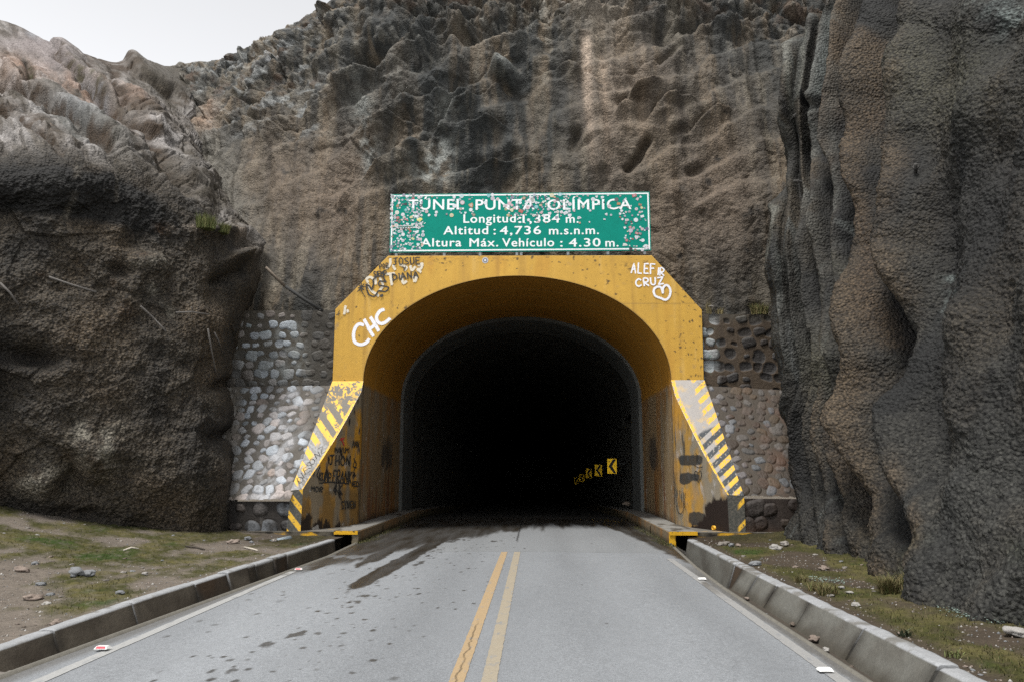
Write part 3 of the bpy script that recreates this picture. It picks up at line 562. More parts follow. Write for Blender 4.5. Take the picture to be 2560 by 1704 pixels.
wet = np.maximum(wet, .85 * ss(.50, .60, stn_ + .42 * band * (.5 + .8 * ss(-.2, .3, vnoise(Xg * .8, Yg * .45, 0, 129)))) * ss(5.2, 7.5, Yg))
# tyre-wide wet tracks coming out of the tunnel
tr = (1.4 * np.exp(-((Xg + 2.62 - .05 * (Yg - 12)) / .17)**2) * ss(10.3, 13.5, Yg + .9 * vnoise(Xg * 3, Yg * .8, 0, 115)) + 1.1 * np.exp(-((Xg + 3.1) / .22)**2) * ss(12.6, 16.5, Yg) + .8 * np.exp(-((Xg + 3.9) / .3)**2) * ss(12.6, 14.5, Yg))
wet = np.maximum(wet, ss(.32, .55, tr + .55 * fbm(Xg * 5, Yg * 1.4, 0, 3, 116)))
edge = -3.35 + np.interp(Yg, [12, 15, 17, 19, 21, 23, 27], [-1, -.1, .6, 1.4, 2.3, 3.1, 4.4])
wet = np.maximum(wet, ss(.3, -.25, Xg - edge - .9 * fbm(Xg * 2.6, Yg * .35, 0, 4, 117)) * ss(12.0, 15, Yg))
wn2 = fbm(Xg * 3.2, Yg * .22, 0, 4, 119); wet = np.maximum(wet, ss(-.1, .9, (Yg - 21.5) * .32 + 1.5 * wn2 - .55 * ss(-.2, .4, Xg) * ss(25.5, 23, Yg)))
wet = np.maximum(wet, ss(.05, -.1, (3.0 - Xg) - np.interp(Yg, [12.5, 14, 16, 20, 25], [.0, .22, .35, .62, 1.1]) - .14 * fbm(Xg * 3, Yg * 1.6, 0, 3, 120)) * ss(13, 14.5, Yg))
dry = ss(.1, .3, vnoise(Xg * 5, Yg * 1.1, 0, 121)) * ss(17.5, 15, Yg) * .8
wet = wet * (1 - .8 * dry * (Xg < -3.2))
c = mixc(c, A(74, 67, 57, .36), wet * (.9 + .3 * np.clip(fbm(Xg * 4, Yg * .6, 0, 3, 127), -1, 1)))
# cracks and the joint
c = mixc(c, A(60, 60, 60, .4), .8 * np.exp(-((Yg - 16.58 - .02 * vnoise(Xg * 2, 0, 0, 112)) / .018)**2))
crk = np.abs(Xg + .62 + .05 * vnoise(Yg * 3, 0, 0, 122) + .02 * vnoise(Yg * 11, 0, 0, 123))
c = mixc(c, A(45, 43, 40, .4), .8 * ss(.02, .0, crk) * (ss(.05, .2, vnoise(Yg * .7, 3.3, 0, 124) + .05)) * ss(16.5, 15.9, Yg))
c = mixc(c, A(40, 38, 36, .4), .9 * ss(.035, .0, np.abs(Xg + .45 + .06 * vnoise(Yg * 2, 0, 0, 125))) * ss(18.4, 19.2, Yg))
c *= (1 - .10 * np.exp(-((Xg + 1.35) / .3)**2) - .10 * np.exp(-((Xg - .55) / .3)**2) - .08 * np.exp(-((Xg - 1.95) / .3)**2))[..., None]
c = mixc(c, A(110, 104, 94, .42), .75 * ss(2.5, 2.62, Xg + .05 * fbm(Xg * 3, Yg * 3, 0, 3, 126)) * ss(16, 13, Yg) + .6 * ss(.24, .08, Xg - xl) * ss(16, 13, Yg))
# the painted lines are laid into the same sheet (worn edges)
rgh = .82 - .42 * wet
road = mobj('road', P, gridf(*Xg.shape), M['asphalt'], None, c, True, {'rgh': rgh}); tag(road, 'pale grey asphalt road with wet drip stains leading into the tunnel', None, None, 'structure')
def strip(name, x0, w_, y0, y1, colr, label, wear, seed):
    yy = y0 * (y1 / y0) ** np.linspace(0, 1, 420); uu = np.linspace(-.5, .5, 14)
    Yv, Uv = np.meshgrid(yy, uu, indexing='ij')
    jit = .012 * fbm(Yv * 6, Uv * 0 + np.sign(Uv) * 5, 0, 3, seed)
    Xv = x0(Yv) + Uv * w_ + jit * (np.abs(Uv) * 2)
    Zv = -.012 * np.abs(Xv + .5) ** 1.3 * .5 + .004 * vnoise(Xv * .8, Yv * .5, 0, 110) + .005
    V = np.stack([Xv, Yv, Zv], -1); cc = np.zeros(V.shape); cc[:] = colr
    wn = fbm(Xv * 14, Yv * 5, 0, 4, seed + 3)
    cc = mixc(cc, base, ss(.12, .42, wn) * wear + .12)
    if seed == 131:
        ck = np.abs(Uv + .05 + .25 * vnoise(Yv * 4, 0, 0, 132) + .12 * vnoise(Yv * 14, 0, 0, 133))
        cc = mixc(cc, A(70, 60, 48, .45), .85 * ss(.1, .0, ck) * ss(9.3, 8.8, Yv) * ss(-.15, .1, vnoise(Yv * 1.3, 7.7, 0, 134)))
    if seed > 140:
        cc = mixc(cc, A(95, 88, 76, .45), .75 * ss(.05, .35, fbm(Xv * 3, Yv * .8, 0, 3, seed + 9)) * ss(10, 13, Yv))
    o = mobj(name, V, gridf(*Xv.shape), M['markings'], road, cc); tag(o, label)
    return o
strip('center_line', lambda y: -.645 + 0 * y, .125, 3.0, 16.5, A(216, 184, 136, .48), 'stronger yellow stripe on the left of the double centre line', .5, 131)
strip('center_line', lambda y: -.385 + 0 * y, .125, 3.0, 16.5, A(200, 186, 160, .48), 'faded yellow stripe on the right of the double centre line', .75, 137)
strip('edge_line', lambda y: -4.06 + 0 * y, .12, 3.0, 13.6, A(205, 205, 202, .5), 'white edge line beside the left gutter', .55, 141)
strip('edge_line', lambda y: 2.475 + .004 * (y - 6), .12, 3.0, 15.6, A(188, 187, 184, .5), 'white edge line beside the right gutter', .8, 151)

# verges: one sheet each, both reaching far past the frame
def zL(x, y):
    dd = np.maximum(wallL(y) - .2 - x, 0); return wallLz(y) - .02 + .0215 * np.minimum(dd, 7)**2 * ss(-6, 8, y) + .02 * ss(0, .5, dd) * 0
def zR(x, y):
    dd = np.maximum(x - wallR(y) - .18, 0); return WR_Z - .01 + .055 * np.minimum(dd, 4)
def verge(name, side, label):
    yy = np.concatenate([np.linspace(-40, 4, 30)[:-1], 4 * (22.5 / 4) ** np.linspace(0, 1, 520)])
    dd = np.concatenate([np.linspace(0, 1, 330)**1.0 * (8.5 if side < 0 else 4.2), (8.5 if side < 0 else 4.2) + np.linspace(0, 1, 16)[1:]**2 * 30])
    Yv, Dv = np.meshgrid(yy, dd, indexing='ij')
    x0 = wallL(np.maximum(Yv, -5)) - .12 if side < 0 else wallR(np.maximum(Yv, -5)) + .12
    Xv = x0 + side * Dv
    b = fbm(Xv * .9, Yv * .9, 0, 4, 161); lum = .035 * b + .018 * fbm(Xv * 4, Yv * 4, 0, 3, 162)
    gm = fbm(Xv * .75, Yv * .55, 0, 4, 163 + side)                      # where the grass grows
    gr = ss(-.08, .16, gm + (.02 + .09 * ss(9, 15, Yv) + .12 * fbm(Xv * 3, Yv * 3, 0, 3, 169) if side < 0 else .10 + .35 * np.exp(-((Dv - 2.0) / .6)**2) * ss(6, 9, Yv) - .06 * ss(10, 7, Yv)))
    gr = gr * ss(.08, .35, Dv)
    Zv = (zL(Xv, Yv) if side < 0 else zR(Xv, Yv)) + lum * ss(0, .5, Dv) + .025 * gr * ss(-.3, .3, fbm(Xv * 7, Yv * 7, 0, 3, 165)) - .02
    V = np.stack([Xv, Yv, Zv], -1)
    cc = np.zeros(V.shape); cc[:] = A(142, 132, 121, .46) if side < 0 else A(100, 89, 76, .42)
    cc *= (1 + .35 * fbm(Xv * 2.2, Yv * 2.2, 0, 4, 166))[..., None]
    gc = np.zeros(V.shape); gc[:] = A(88, 88, 48, .42); gc = mixc(gc, A(118, 112, 70, .42), ss(-.1, .25, fbm(Xv * 1.6, Yv * 1.6, 0, 3, 167))); gc = mixc(gc, A(70, 92, 38, .42), ss(.15, .4, gm))
    cc = mixc(cc, gc, gr * (.55 + .45 * ss(-.35, .1, fbm(Xv * 9, Yv * 9, 0, 3, 168))))
    cc = mixc(cc, A(60, 50, 40, .45), .6 * ss(15.5, 17.5, Yv) * ss(3.4, 1.0, Dv))
    o = mobj(name, V, gridf(*Xv.shape), M['ground'], None, cc); tag(o, label, None, None, 'structure')
    return Xv.ravel(), Yv.ravel(), Zv.ravel(), gr.ravel(), Dv.ravel()
VL = verge('left_verge', -1, 'stony dirt verge with patchy moss left of the road')
VR = verge('right_verge', 1, 'narrow brown dirt verge with tufts right of the road')
g = MB(); g.add([(-600, -600, -.5), (600, -600, -.5), (600, 600, -3.5), (-600, 600, -3.5)], [(0, 1, 2, 3)], A(120, 110, 95, .45))
tag(g.build('ground', M['ground']), 'wide bare ground around the road', None, None, 'structure')
def vz(V, x, y):
    m = (np.abs(V[0] - x) < .3) & (np.abs(V[1] - y) < .5)
    k = np.where(m)[0]
    if len(k) == 0: return 0.0
    return V[2][k[np.argmin((V[0][k] - x)**2 + (V[1][k] - y)**2)]]

# gutters: floor and road-side lip, then the cast wall of separate segments
def loft(rings, closed=False):
    A_ = np.array(rings); return A_, gridf(*A_.shape[:2])
def gutter(side):
    yy = np.concatenate([np.linspace(-20, 4, 10)[:-1], np.linspace(4, 18.6, 80)])
    rings = []
    for y in yy:
        e = roadL(y) if side < 0 else roadR(y); wv = wallL(y) if side < 0 else wallR(y)
        fz = -.26 if side < 0 else -.17
        if y > 12.5: fz -= .25 * float(ss(12.5, 15, y))
        bot = wv - side * (.17 if y < 13 else .05)
        rings.append([(e - side * .01, y, -.045), (e + side * .012, y, -.006), (e + side * .05, y, -.012), (e + side * .07, y, fz + .02), (bot - side * .02, y, fz), (bot + side * .03, y, fz - .02)])
    V, f = loft(rings); cc = np.zeros(V.shape); cc[:] = A(92, 84, 74, .5)
    cc *= (1 + .4 * fbm(V[..., 0] * 4, V[..., 1] * 2, V[..., 2] * 4, 3, 171))[..., None]
    cc = mixc(cc, A(140, 136, 126, .5), (np.arange(6)[None, :] < 3) * 1.0 + 0 * V[..., 0])
    o = mobj('gutter_channel', V, f, M['concrete'], None, cc, False)
    tag(o, ('left' if side < 0 else 'right') + ' concrete drainage channel floor between road edge and cast wall', None, None, 'structure')
gutter(-1); gutter(1)

def seg_wall(side):
    root = empty('gutter_wall', (wallL(10) if side < 0 else wallR(10), 10, 0),
                 'brown stained cast concrete gutter wall along the left verge' if side < 0 else 'clean grey sloped concrete gutter wall along the right verge', 'gutter wall')
    cuts = [3.2, 5.0, 7.0, 8.3, 9.75, 11.3, 12.3, 13.35, 14.15, 14.75, 17.6] if side < 0 else [2.0, 3.9, 5.8, 6.75, 8.25, 9.85, 11.2, 12.15, 13.0, 13.55, 17.9]
    for k in range(len(cuts) - 1):
        y0, y1 = cuts[k] + .026, cuts[k + 1] - .026
        brown = (side < 0 and k in (5, 8)) or (side > 0 and k == 8)
        ystat = np.concatenate([[y0, y0 + .008], np.linspace(y0 + .03, y1 - .03, max(8, int((y1 - y0) * 26))), [y1 - .008, y1]])
        rings = []
        off = random.uniform(-.012, .012); dz = random.uniform(-.012, .012)
        for i, y in enumerate(ystat):
            e = 0.012 if i in (0, len(ystat) - 1) else (.004 if i in (1, len(ystat) - 2) else 0)
            xt = float(wallL(y) if side < 0 else wallR(y)) + off; zt = (float(wallLz(y)) if side < 0 else WR_Z) + dz
            zb = (-.30 if side < 0 else -.21) - (.3 if y > 13 else 0)
            lean = (.14 if side < 0 else .23) * (1 - .5 * float(ss(13, 16, y)))
            tw = .17 + .03 * float(vnoise(y * 3, k, 0, 175))
            prof = [(xt - side * lean + side * e, zb)]
            for q in np.linspace(.1, .93, 11): prof.append((xt - side * lean * (1 - q) + side * e, zb + (zt - zb) * q))
            prof += [(xt - side * lean * .03 + side * e, zt - .012 - e), (xt + side * .02 + side * e, zt - e)]
            for q in (.25, .5, .75): prof.append((xt + side * tw * q, zt - e + .004 * float(vnoise(y * 9, q * 7, 0, 176))))
            prof += [(xt + side * tw, zt - e - .012), (xt + side * (tw + .03), zt - .09), (xt + side * (tw + .03), zb)]
            rings.append([(p[0], y, p[1]) for p in prof])
        V, f = loft(rings); nu, nv = V.shape[:2]
        nz = fbm(V[..., 0] * 3, V[..., 1] * 3, V[..., 2] * 3, 4, 177)
        V[..., 0] += .004 * nz
        cc = np.zeros(V.shape); cc[:] = A(106, 98, 86, .62) if side < 0 else A(122, 121, 114, .6)
        if brown: cc[:] = A(78, 62, 46, .6)
        top = (np.arange(nv)[None, :] >= 12) * 1.0 + 0 * nz
        cc = mixc(cc, A(178, 180, 182, .58), top)
        ym = V[..., 1]; stn = fbm(ym * 1.1, V[..., 2] * 1.8, side, 4, 178)
        cc = mixc(cc, A(70, 62, 52, .6), (1 - top) * (.75 if side < 0 else .45) * ss(.0, .35, stn + .15))
        cc = mixc(cc, A(52, 48, 42, .6), (1 - top) * .85 * (np.exp(-((ym - y0) / .07)**2) + np.exp(-((ym - y1) / .12)**2)) * (.5 + .5 * ss(-.2, .2, stn)))
        cc = mixc(cc, A(80, 74, 62, .6), (1 - top) * .6 * ss(.12, .0, V[..., 2] - V[..., 2].min() - .05))
        cc = mixc(cc, A(96, 88, 70, .6), top * .6 * ss(.08, .3, nz))
        o = mobj('wall_segment', V, f, M['concrete'], root, cc, False)
        mo = o
        # end caps
        me = o.data; bm = bmesh.new(); bm.from_mesh(me); bm.verts.ensure_lookup_table()
        for r_ in (0, nu - 1):
            try: bm.faces.new([bm.verts[r_ * nv + j] for j in range(nv)])
            except Exception: pass
        bm.to_mesh(me); bm.free()
        if brown: tag(o, 'short dark brown water stained segment')
seg_wall(-1); seg_wall(1)

# ================================================================== TUNNEL PORTAL
YP = 21.0; XC = -.51
c0 = PY(904, 952, YP); ZS = float(c0[2]); AW = 4.08; AH = float(PY(1290, 689.5, YP)[2]) - ZS
portal = empty('tunnel_portal', (XC, YP, 0), 'yellow painted concrete arch portal with graffiti and striped wing walls', 'tunnel portal')
octa = [PY(x, y, YP) for x, y in ((831,951),(838,773),(970,640),(1630,639),(1755,775),(1760,953))]
oct2 = [(p[0] - XC, p[2] - ZS) for p in octa]; oct2[0] = (oct2[0][0], 0.0); oct2[-1] = (oct2[-1][0], 0.0)
angs = list(np.linspace(math.pi, 0, 520)); 
for p in oct2[1:-1]: angs.append(math.atan2(p[1], p[0]))
angs = np.array(sorted(angs, reverse=True))
def hit_oct(a):
    dx, dz = math.cos(a), math.sin(a); best = None
    for (x0, z0), (x1, z1) in zip(oct2[:-1], oct2[1:]):
        den = dx * (z1 - z0) - dz * (x1 - x0)
        if abs(den) < 1e-9: continue
        t_ = (x0 * (z1 - z0) - z0 * (x1 - x0)) / den; s_ = (x0 * dz - z0 * dx) / den
        if t_ > 0 and -1e-6 <= s_ <= 1 + 1e-6: best = t_ if best is None else min(best, t_)
    return (dx * best, dz * best)
inner = np.array([(AW * AH / math.hypot(AH * math.cos(a), AW * math.sin(a)) * math.cos(a), AW * AH / math.hypot(AH * math.cos(a), AW * math.sin(a)) * math.sin(a)) for a in angs])
outer = np.array([hit_oct(a) for a in angs])
tt = np.linspace(0, 1, 84)[None, :, None]
XZ = inner[:, None, :] * (1 - tt) + outer[:, None, :] * tt
P = np.stack([XZ[..., 0] + XC, np.full(XZ.shape[:2], YP), XZ[..., 1] + ZS], -1)
# a chamfered arris round the arch and the outer edge, then returns going back
back_o = P[:, -1:, :] + np.array([0, 1.3, 0]); pre_o = P[:, -1:, :] + np.array([0, .012, 0])
P[:, -1, 0] = XC + (P[:, -1, 0] - XC) * .9985
P = np.concatenate([P, pre_o, back_o], 1)
YEL = A(212, 166, 66, .80)
def yellow_wall(P, seed=0):
    X, Z, Y = P[..., 0], P[..., 2], P[..., 1]
    c = np.zeros(P.shape); c[:] = YEL; wash = fbm(X * 3.2, Z * .22, Y, 4, 209)
    c *= (1 + .10 * fbm(X * 7, Z * .35, Y, 3, 200 + seed) + .09 * fbm(X * .8, Z * .8, Y, 3, 201 + seed))[..., None]
    c = mixc(c, A(196, 140, 48), .4 * ss(.1, .35, fbm(X * 1.5, Z * .4, Y, 3, 202 + seed)))
    c = mixc(c, A(160, 120, 56, .8), .4 * ss(.1, .4, wash)); c = mixc(c, A(230, 190, 110), .35 * ss(.15, .4, fbm(X * 5, Z * .5, Y, 3, 203 + seed)))
    return c
c = yellow_wall(P); X, Z = P[..., 0], P[..., 2]; px, py = proj(P)
ch = fbm(X * 9, Z * 9, 0, 4, 205); cl = fbm(X * 1.1, Z * 1.1, 0, 3, 206)
c = mixc(c, A(62, 50, 38), .85 * ss(.34, .42, ch + .25 * cl + .12 * line(px, py, [(970,648),(1300,652),(1620,648)], 14) + .1 * ss(930, 950, py) + .07 * ss(1690, 1740, px)))
c = mixc(c, A(150, 128, 100), .5 * ss(.22, .35, fbm(X * 4, Z * 5, 0, 4, 207)) * (.3 + ss(900, 945, py) + line(px, py, [(838,820),(940,815),(1000,800)], 12) + line(px, py, [(840,858),(860,858)], 8)))
c = mixc(c, A(60, 48, 36), .8 * ss(.05, .2, fbm(X * 12, Z * 12, 0, 3, 208)) * (blob(px, py, 1575, 668, 20, 10, 15) + .9 * blob(px, py, 1110, 652, 26, 8) + .8 * blob(px, py, 1000, 762, 26, 7, 10) + .7 * blob(px, py, 851, 790, 10, 12) + .6 * blob(px, py, 1230, 650, 60, 5)))
c = mixc(c, A(120, 96, 60), .35 * np.exp(-((py - 759) / 1.6)**2) * (px > 1500)); c = mixc(c, A(110, 86, 50), .6 * np.exp(-(np.arange(P.shape[1]) / 1.5)**2)[None, :] + 0 * X)
c = mixc(c, A(90, 74, 50), .8 * (np.arange(P.shape[1]) >= 84)[None, :] + 0 * X)
mobj('portal_face', P, gridf(*P.shape[:2]), M['paint'], portal, c)

# soffit and jambs: the yellow tube, going back to the bore
YB = 27.0
prof = [(-AW, z) for z in np.linspace(.15 - ZS, -.02, 150)] + [tuple(p) for p in inner] + [(AW, z) for z in np.linspace(-.02, .15 - ZS, 150)]
prof = np.array(prof); yv = np.concatenate([[YP, YP + .015, YP + .05], np.linspace(YP + .12, YB, 150)])
V = np.zeros((len(prof), len(yv), 3)); V[..., 0] = prof[:, None, 0] + XC; V[..., 1] = yv[None, :]; V[..., 2] = prof[:, None, 1] + ZS
V[:, 0, 0] = XC + (V[:, 0, 0] - XC) * 1.0; 
X, Y, Z = V[..., 0], V[..., 1], V[..., 2]
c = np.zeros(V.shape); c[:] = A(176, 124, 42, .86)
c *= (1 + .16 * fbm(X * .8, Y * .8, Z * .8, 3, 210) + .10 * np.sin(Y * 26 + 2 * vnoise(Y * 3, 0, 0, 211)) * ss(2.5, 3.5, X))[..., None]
c = mixc(c, A(210, 185, 120, .6), .3 * np.exp(-((Y - 22.6) / .05)**2) + .25 * np.exp(-((Y - 23.6) / .05)**2) + .25 * np.exp(-((Y - 24.9) / .06)**2))
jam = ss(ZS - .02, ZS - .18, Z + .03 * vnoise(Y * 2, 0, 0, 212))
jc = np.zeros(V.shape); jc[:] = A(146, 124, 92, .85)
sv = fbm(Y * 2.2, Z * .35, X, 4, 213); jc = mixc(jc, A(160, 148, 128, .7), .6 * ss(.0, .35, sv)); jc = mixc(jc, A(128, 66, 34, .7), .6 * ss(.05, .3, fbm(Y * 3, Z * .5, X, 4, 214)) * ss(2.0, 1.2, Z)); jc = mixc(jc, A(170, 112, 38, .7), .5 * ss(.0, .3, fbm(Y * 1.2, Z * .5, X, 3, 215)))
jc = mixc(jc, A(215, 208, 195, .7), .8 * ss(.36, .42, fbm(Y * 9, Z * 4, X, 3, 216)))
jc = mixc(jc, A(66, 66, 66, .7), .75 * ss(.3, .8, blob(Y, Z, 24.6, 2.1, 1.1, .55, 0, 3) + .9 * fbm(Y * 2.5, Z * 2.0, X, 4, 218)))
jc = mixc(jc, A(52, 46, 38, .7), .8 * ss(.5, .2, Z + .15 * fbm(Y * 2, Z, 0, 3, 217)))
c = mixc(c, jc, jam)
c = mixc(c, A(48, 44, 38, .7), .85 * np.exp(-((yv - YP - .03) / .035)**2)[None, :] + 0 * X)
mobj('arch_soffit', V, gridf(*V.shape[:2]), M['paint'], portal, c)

# wing walls
def quadgrid(p00, p10, p11, p01, nu, nv):
    u = np.linspace(0, 1, nu)[:, None, None]; v = np.linspace(0, 1, nv)[None, :, None]
    p00, p10, p11, p01 = map(np.asarray, (p00, p10, p11, p01))
    return (p00 * (1 - u) + p10 * u) * (1 - v) + (p01 * (1 - u) + p11 * u) * v
YW = 18.72; GR = {}
def wing(side):
    if side < 0:
        to, bo, go = PY(831, 951, YP), PY(727, 1225, YW), PY(714, 1352, YW - .06); edge_px = [(904,952),(903,978),(888,1006),(867,1046),(848,1079),(822,1122),(798,1160),(776,1192),(757,1222)]
    else:
        to, bo, go = PY(1761, 953, YP), PY(1860, 1238, YW), PY(1866, 1352, YW - .06); edge_px = [(1681,953),(1687,985),(1702,1018),(1732,1080),(1762,1138),(1791,1190),(1818,1236)]
    to[2] = ZS; zg = float(go[2]); pn = np.cross(bo - to, (1, 0, 0))
    E = np.array([PPL(x, y, to, pn) for x, y in edge_px]); E[0] = (XC + side * AW, YP, ZS)
    for i in range(1, len(E)): E[i, 1] = min(E[i, 1], E[i - 1, 1] - .02)
    E[-1, 1] = max(E[-1, 1], YW)
    ti, bi = E[0], E[-1]; gi = np.array([bi[0], bi[1] - .06, zg])
    def e_at(y): return np.stack([np.interp(-y, -E[:, 1], E[:, 0]), y, np.interp(-y, -E[:, 1], E[:, 2])], -1)
    ji = np.array([ti[0], YP, zg]); nu, nv = 190, 230
    eu = e_at(np.linspace(YP, bi[1], nu)); vq = np.linspace(0, 1, nv)[None, :, None]; bu = eu.copy(); bu[:, 2] = zg; bu[:, 1] -= .06 * np.linspace(0, 1, nu)
    Vt = eu[:, None] * (1 - vq) + bu[:, None] * vq
    lab = 'left wing wall with torn yellow and grey stripes and black names' if side < 0 else 'right wing wall with dark diagonal bars and peeling paint'
    X, Y, Z = Vt[..., 0], Vt[..., 1], Vt[..., 2]; px, py = proj(Vt)
    c = np.zeros(Vt.shape)
    s1 = fbm(Y * 2.5, Z * .6, 0, 4, 220 + side); s2 = fbm(Y * 5, Z * 2.2, 0, 4, 222 + side); s3 = fbm(Y * 3, Z * 3, 0, 4, 224 + side)
    if side < 0:
        c[:] = A(206, 150, 52, .72)
        c = mixc(c, A(140, 126, 104, .75), ss(-.12, .2, s1 + .35 * s3 + .25 * ss(1080, 1000, py))); c = mixc(c, A(150, 140, 126, .72), .7 * ss(.1, .3, s2)); c = mixc(c, A(100, 84, 60, .72), .7 * ss(1200, 1235, py + 12 * s3) * ss(.25, -.1, s1 - .1 * ss(850, 890, px)))
        c = mixc(c, A(44, 34, 26, .7), ss(.05, .3, s2 + .55 * ss(1275, 1315, py) * ss(860, 760, px) - .1 + .25 * ss(1300, 1325, py)))
        c = mixc(c, A(110, 40, 30, .7), .6 * ss(.2, .4, fbm(Y * 4, Z * 1.5, 0, 3, 226)) * ss(1000, 960, py + 0 * px))
        c = mixc(c, A(206, 202, 196, .72), .6 * ss(.3, .42, s3))
    else:
        c[:] = A(186, 146, 76, .72)
        c = mixc(c, A(146, 136, 118, .75), ss(-.2, .15, s1 + .4 * s3)); c = mixc(c, A(196, 192, 188, .72), .7 * ss(.12, .3, s2) * ss(1280, 1200, py + 0 * px))
        c = mixc(c, A(222, 160, 44, .72), .8 * blob(px, py, 1690, 1020, 14, 60) + .8 * ss(.0, .2, s3 + .1) * blob(px, py, 1715, 1250, 28, 50) + .6 * blob(px, py, 1690, 1170, 10, 30))
        dk = A(48, 54, 58, .7)
        c = mixc(c, dk, .9 * ss(.35, .6, blob(px, py, 1718, 1150, 22, 14, 0, 4) + .9 * blob(px, py, 1745, 1148, 14, 12, 0, 4) + blob(px, py, 1712, 1195, 14, 16, 0, 4) + .8 * blob(px, py, 1735, 1192, 18, 10, 0, 4) + 1.0 * blob(px, py, 1742, 1295, 22, 18, 0, 4) + .5 * s2))
        c = mixc(c, A(40, 28, 22, .7), ss(.2, .5, 1.3 * blob(px, py, 1800, 1290, 34, 40, 0, 3) + .8 * blob(px, py, 1790, 1312, 55, 12) + .7 * s2 + .5 * ss(1310, 1325, py)))
        c = mixc(c, dk, .7 * ss(.15, .35, fbm(Y * 7, Z * 1.2, 0, 3, 227)) * ss(1250, 1150, py + 0 * px) * ss(1790, 1740, px))
    wmesh = mobj('wing_wall', Vt, gridf(nu, nv), M['paint'], portal, c); tag(wmesh, lab)
    # sloping striped face
    ns, nl = 70, 300
    yl_ = np.linspace(0, 1, nl); So = to * (1 - yl_[:, None]) + bo * yl_[:, None]; Si = e_at(YP + (bi[1] - YP) * yl_); uu = np.linspace(0, 1, ns)[:, None, None]
    S = So[None] * (1 - uu) + Si[None] * uu; fn = np.cross((1., 0, 0), bo - to); fn /= np.linalg.norm(fn); fn *= -np.sign(fn[1]); S = S + fn * .004
    X, Y, Z = S[..., 0], S[..., 1], S[..., 2]; px, py = proj(S)
    u = np.linspace(0, 1, ns)[:, None] + 0 * X; v = np.linspace(0, 1, nl)[None, :] + 0 * X
    w1 = fbm(px * .055, py * .055, 0, 4, 230 + side); w2 = fbm(px * .16, py * .16, 0, 4, 232 + side)
    yl = A(240, 190, 56, .78)
    if side < 0:
        c = np.zeros(S.shape); c[:] = A(112, 106, 96, .72)
        q = ((py - 1040) - .95 * (px - 831 + (py - 951) * .38) + 3 * w2) / 36.0; fr = q - np.floor(q)
        bar = ss(.0, .07, fr) * ss(.56, .49, fr)
        bar = np.maximum(bar, ss(.1, .02, u + .03 * w2) * 0); bar = np.maximum(bar, ss(.26, .10, v) * .9); 
        wear = ss(.28, .10, w1 * .75 + w2 * .55 - .10 * ss(.55, .3, v) - .0)
        low = ss(.50, .60, v - .22 * (u - .5))
        c = mixc(c, A(168, 168, 168, .72), low * (.45 + .5 * ss(-.1, .15, w2)))
        keep = bar * (1 - low * ss(.30, .55, u + .15 * w1)); c = mixc(c, yl, keep * (1 - ss(.06, .18, w1 * .8 + w2 * .85 + .30 * ss(.45, .2, v) * ss(.0, .1, v) - .1)))
        c = mixc(c, yl, ss(.88, .94, u) * ss(.05, -.05, w2 - .15) * (v > .2))
    else:
        c = np.zeros(S.shape); c[:] = A(168, 163, 158, .74); c = mixc(c, A(214, 180, 110, .74), .45 * ss(.02, .3, w1))
        q = ((py - 953) + .95 * (px - 1760) + 3 * w2) / 35.0 + .1; fr = q - np.floor(q)
        bar = ss(.0, .06, fr) * ss(.52, .46, fr)
        dk = A(60, 66, 70, .72)
        c = mixc(c, dk, (1 - bar) * ss(.50, .53, v + .02 * w1 + .10 * (1 - u)) * (1 - .8 * ss(.12, .3, w2)))
        tooth = bar * ss(.42, .32, u + .12 * w2 - .25 * ss(.66, .7, v))
        c = mixc(c, yl, tooth * (1 - .9 * ss(.08, .25, w2 + .3 * w1)))
        c = mixc(c, yl, ss(.86, .92, u + .05 * w2) * ss(.1, -.05, w2 - .1)); c = mixc(c, A(120, 110, 95, .74), .7 * ss(.2, .05, v) * ss(.3, .15, u) * ss(-.1, .2, w2))
    mobj('striped_coping', S, gridf(ns, nl), M['paint'], wmesh, c)
    # front end of the wing
    Fm = quadgrid(bo, bi, gi, go, 40, 110); X, Y, Z = Fm[..., 0], Fm[..., 1], Fm[..., 2]; px, py = proj(Fm); w2 = fbm(px * .16, py * .16, 0, 4, 240 + side)
    c = np.zeros(Fm.shape); c[:] = A(74, 74, 68, .7); c = mixc(c, A(112, 106, 96, .7), .6 * ss(-.1, .25, w2))
    if side < 0: bar = ss(.03, .1, ((py - 1225) - 1.3 * (px - 727)) / 52.0 % 1.0) * ss(.5, .42, ((py - 1225) - 1.3 * (px - 727)) / 52.0 % 1.0)
    else: bar = ss(.03, .1, ((py - 1238) + 1.1 * (px - 1860)) / 58.0 % 1.0) * ss(.36, .3, ((py - 1238) + 1.1 * (px - 1860)) / 58.0 % 1.0) * ss(1842, 1850, px)
    c = mixc(c, yl, bar * (1 - ss(.1, .3, w2)))
    mobj('wing_front', Fm, gridf(40, 110), M['paint'], wmesh, c)
    # outer return so that the wing is solid
    m = MB(); q = lambda p: tuple(p)
    m.add([q(to), q(bo), q(go), q((to[0], YP + .3, go[2]))], [(0, 1, 2, 3)], A(120, 100, 60, .7)); m.build('wing_return', M['paint'], wmesh)
    GR[side] = (Vt.reshape(-1, 3), proj(Vt.reshape(-1, 3)), gnormals(Vt).reshape(-1, 3))
    return ti, bi, gi
wL = wing(-1); wR = wing(1)

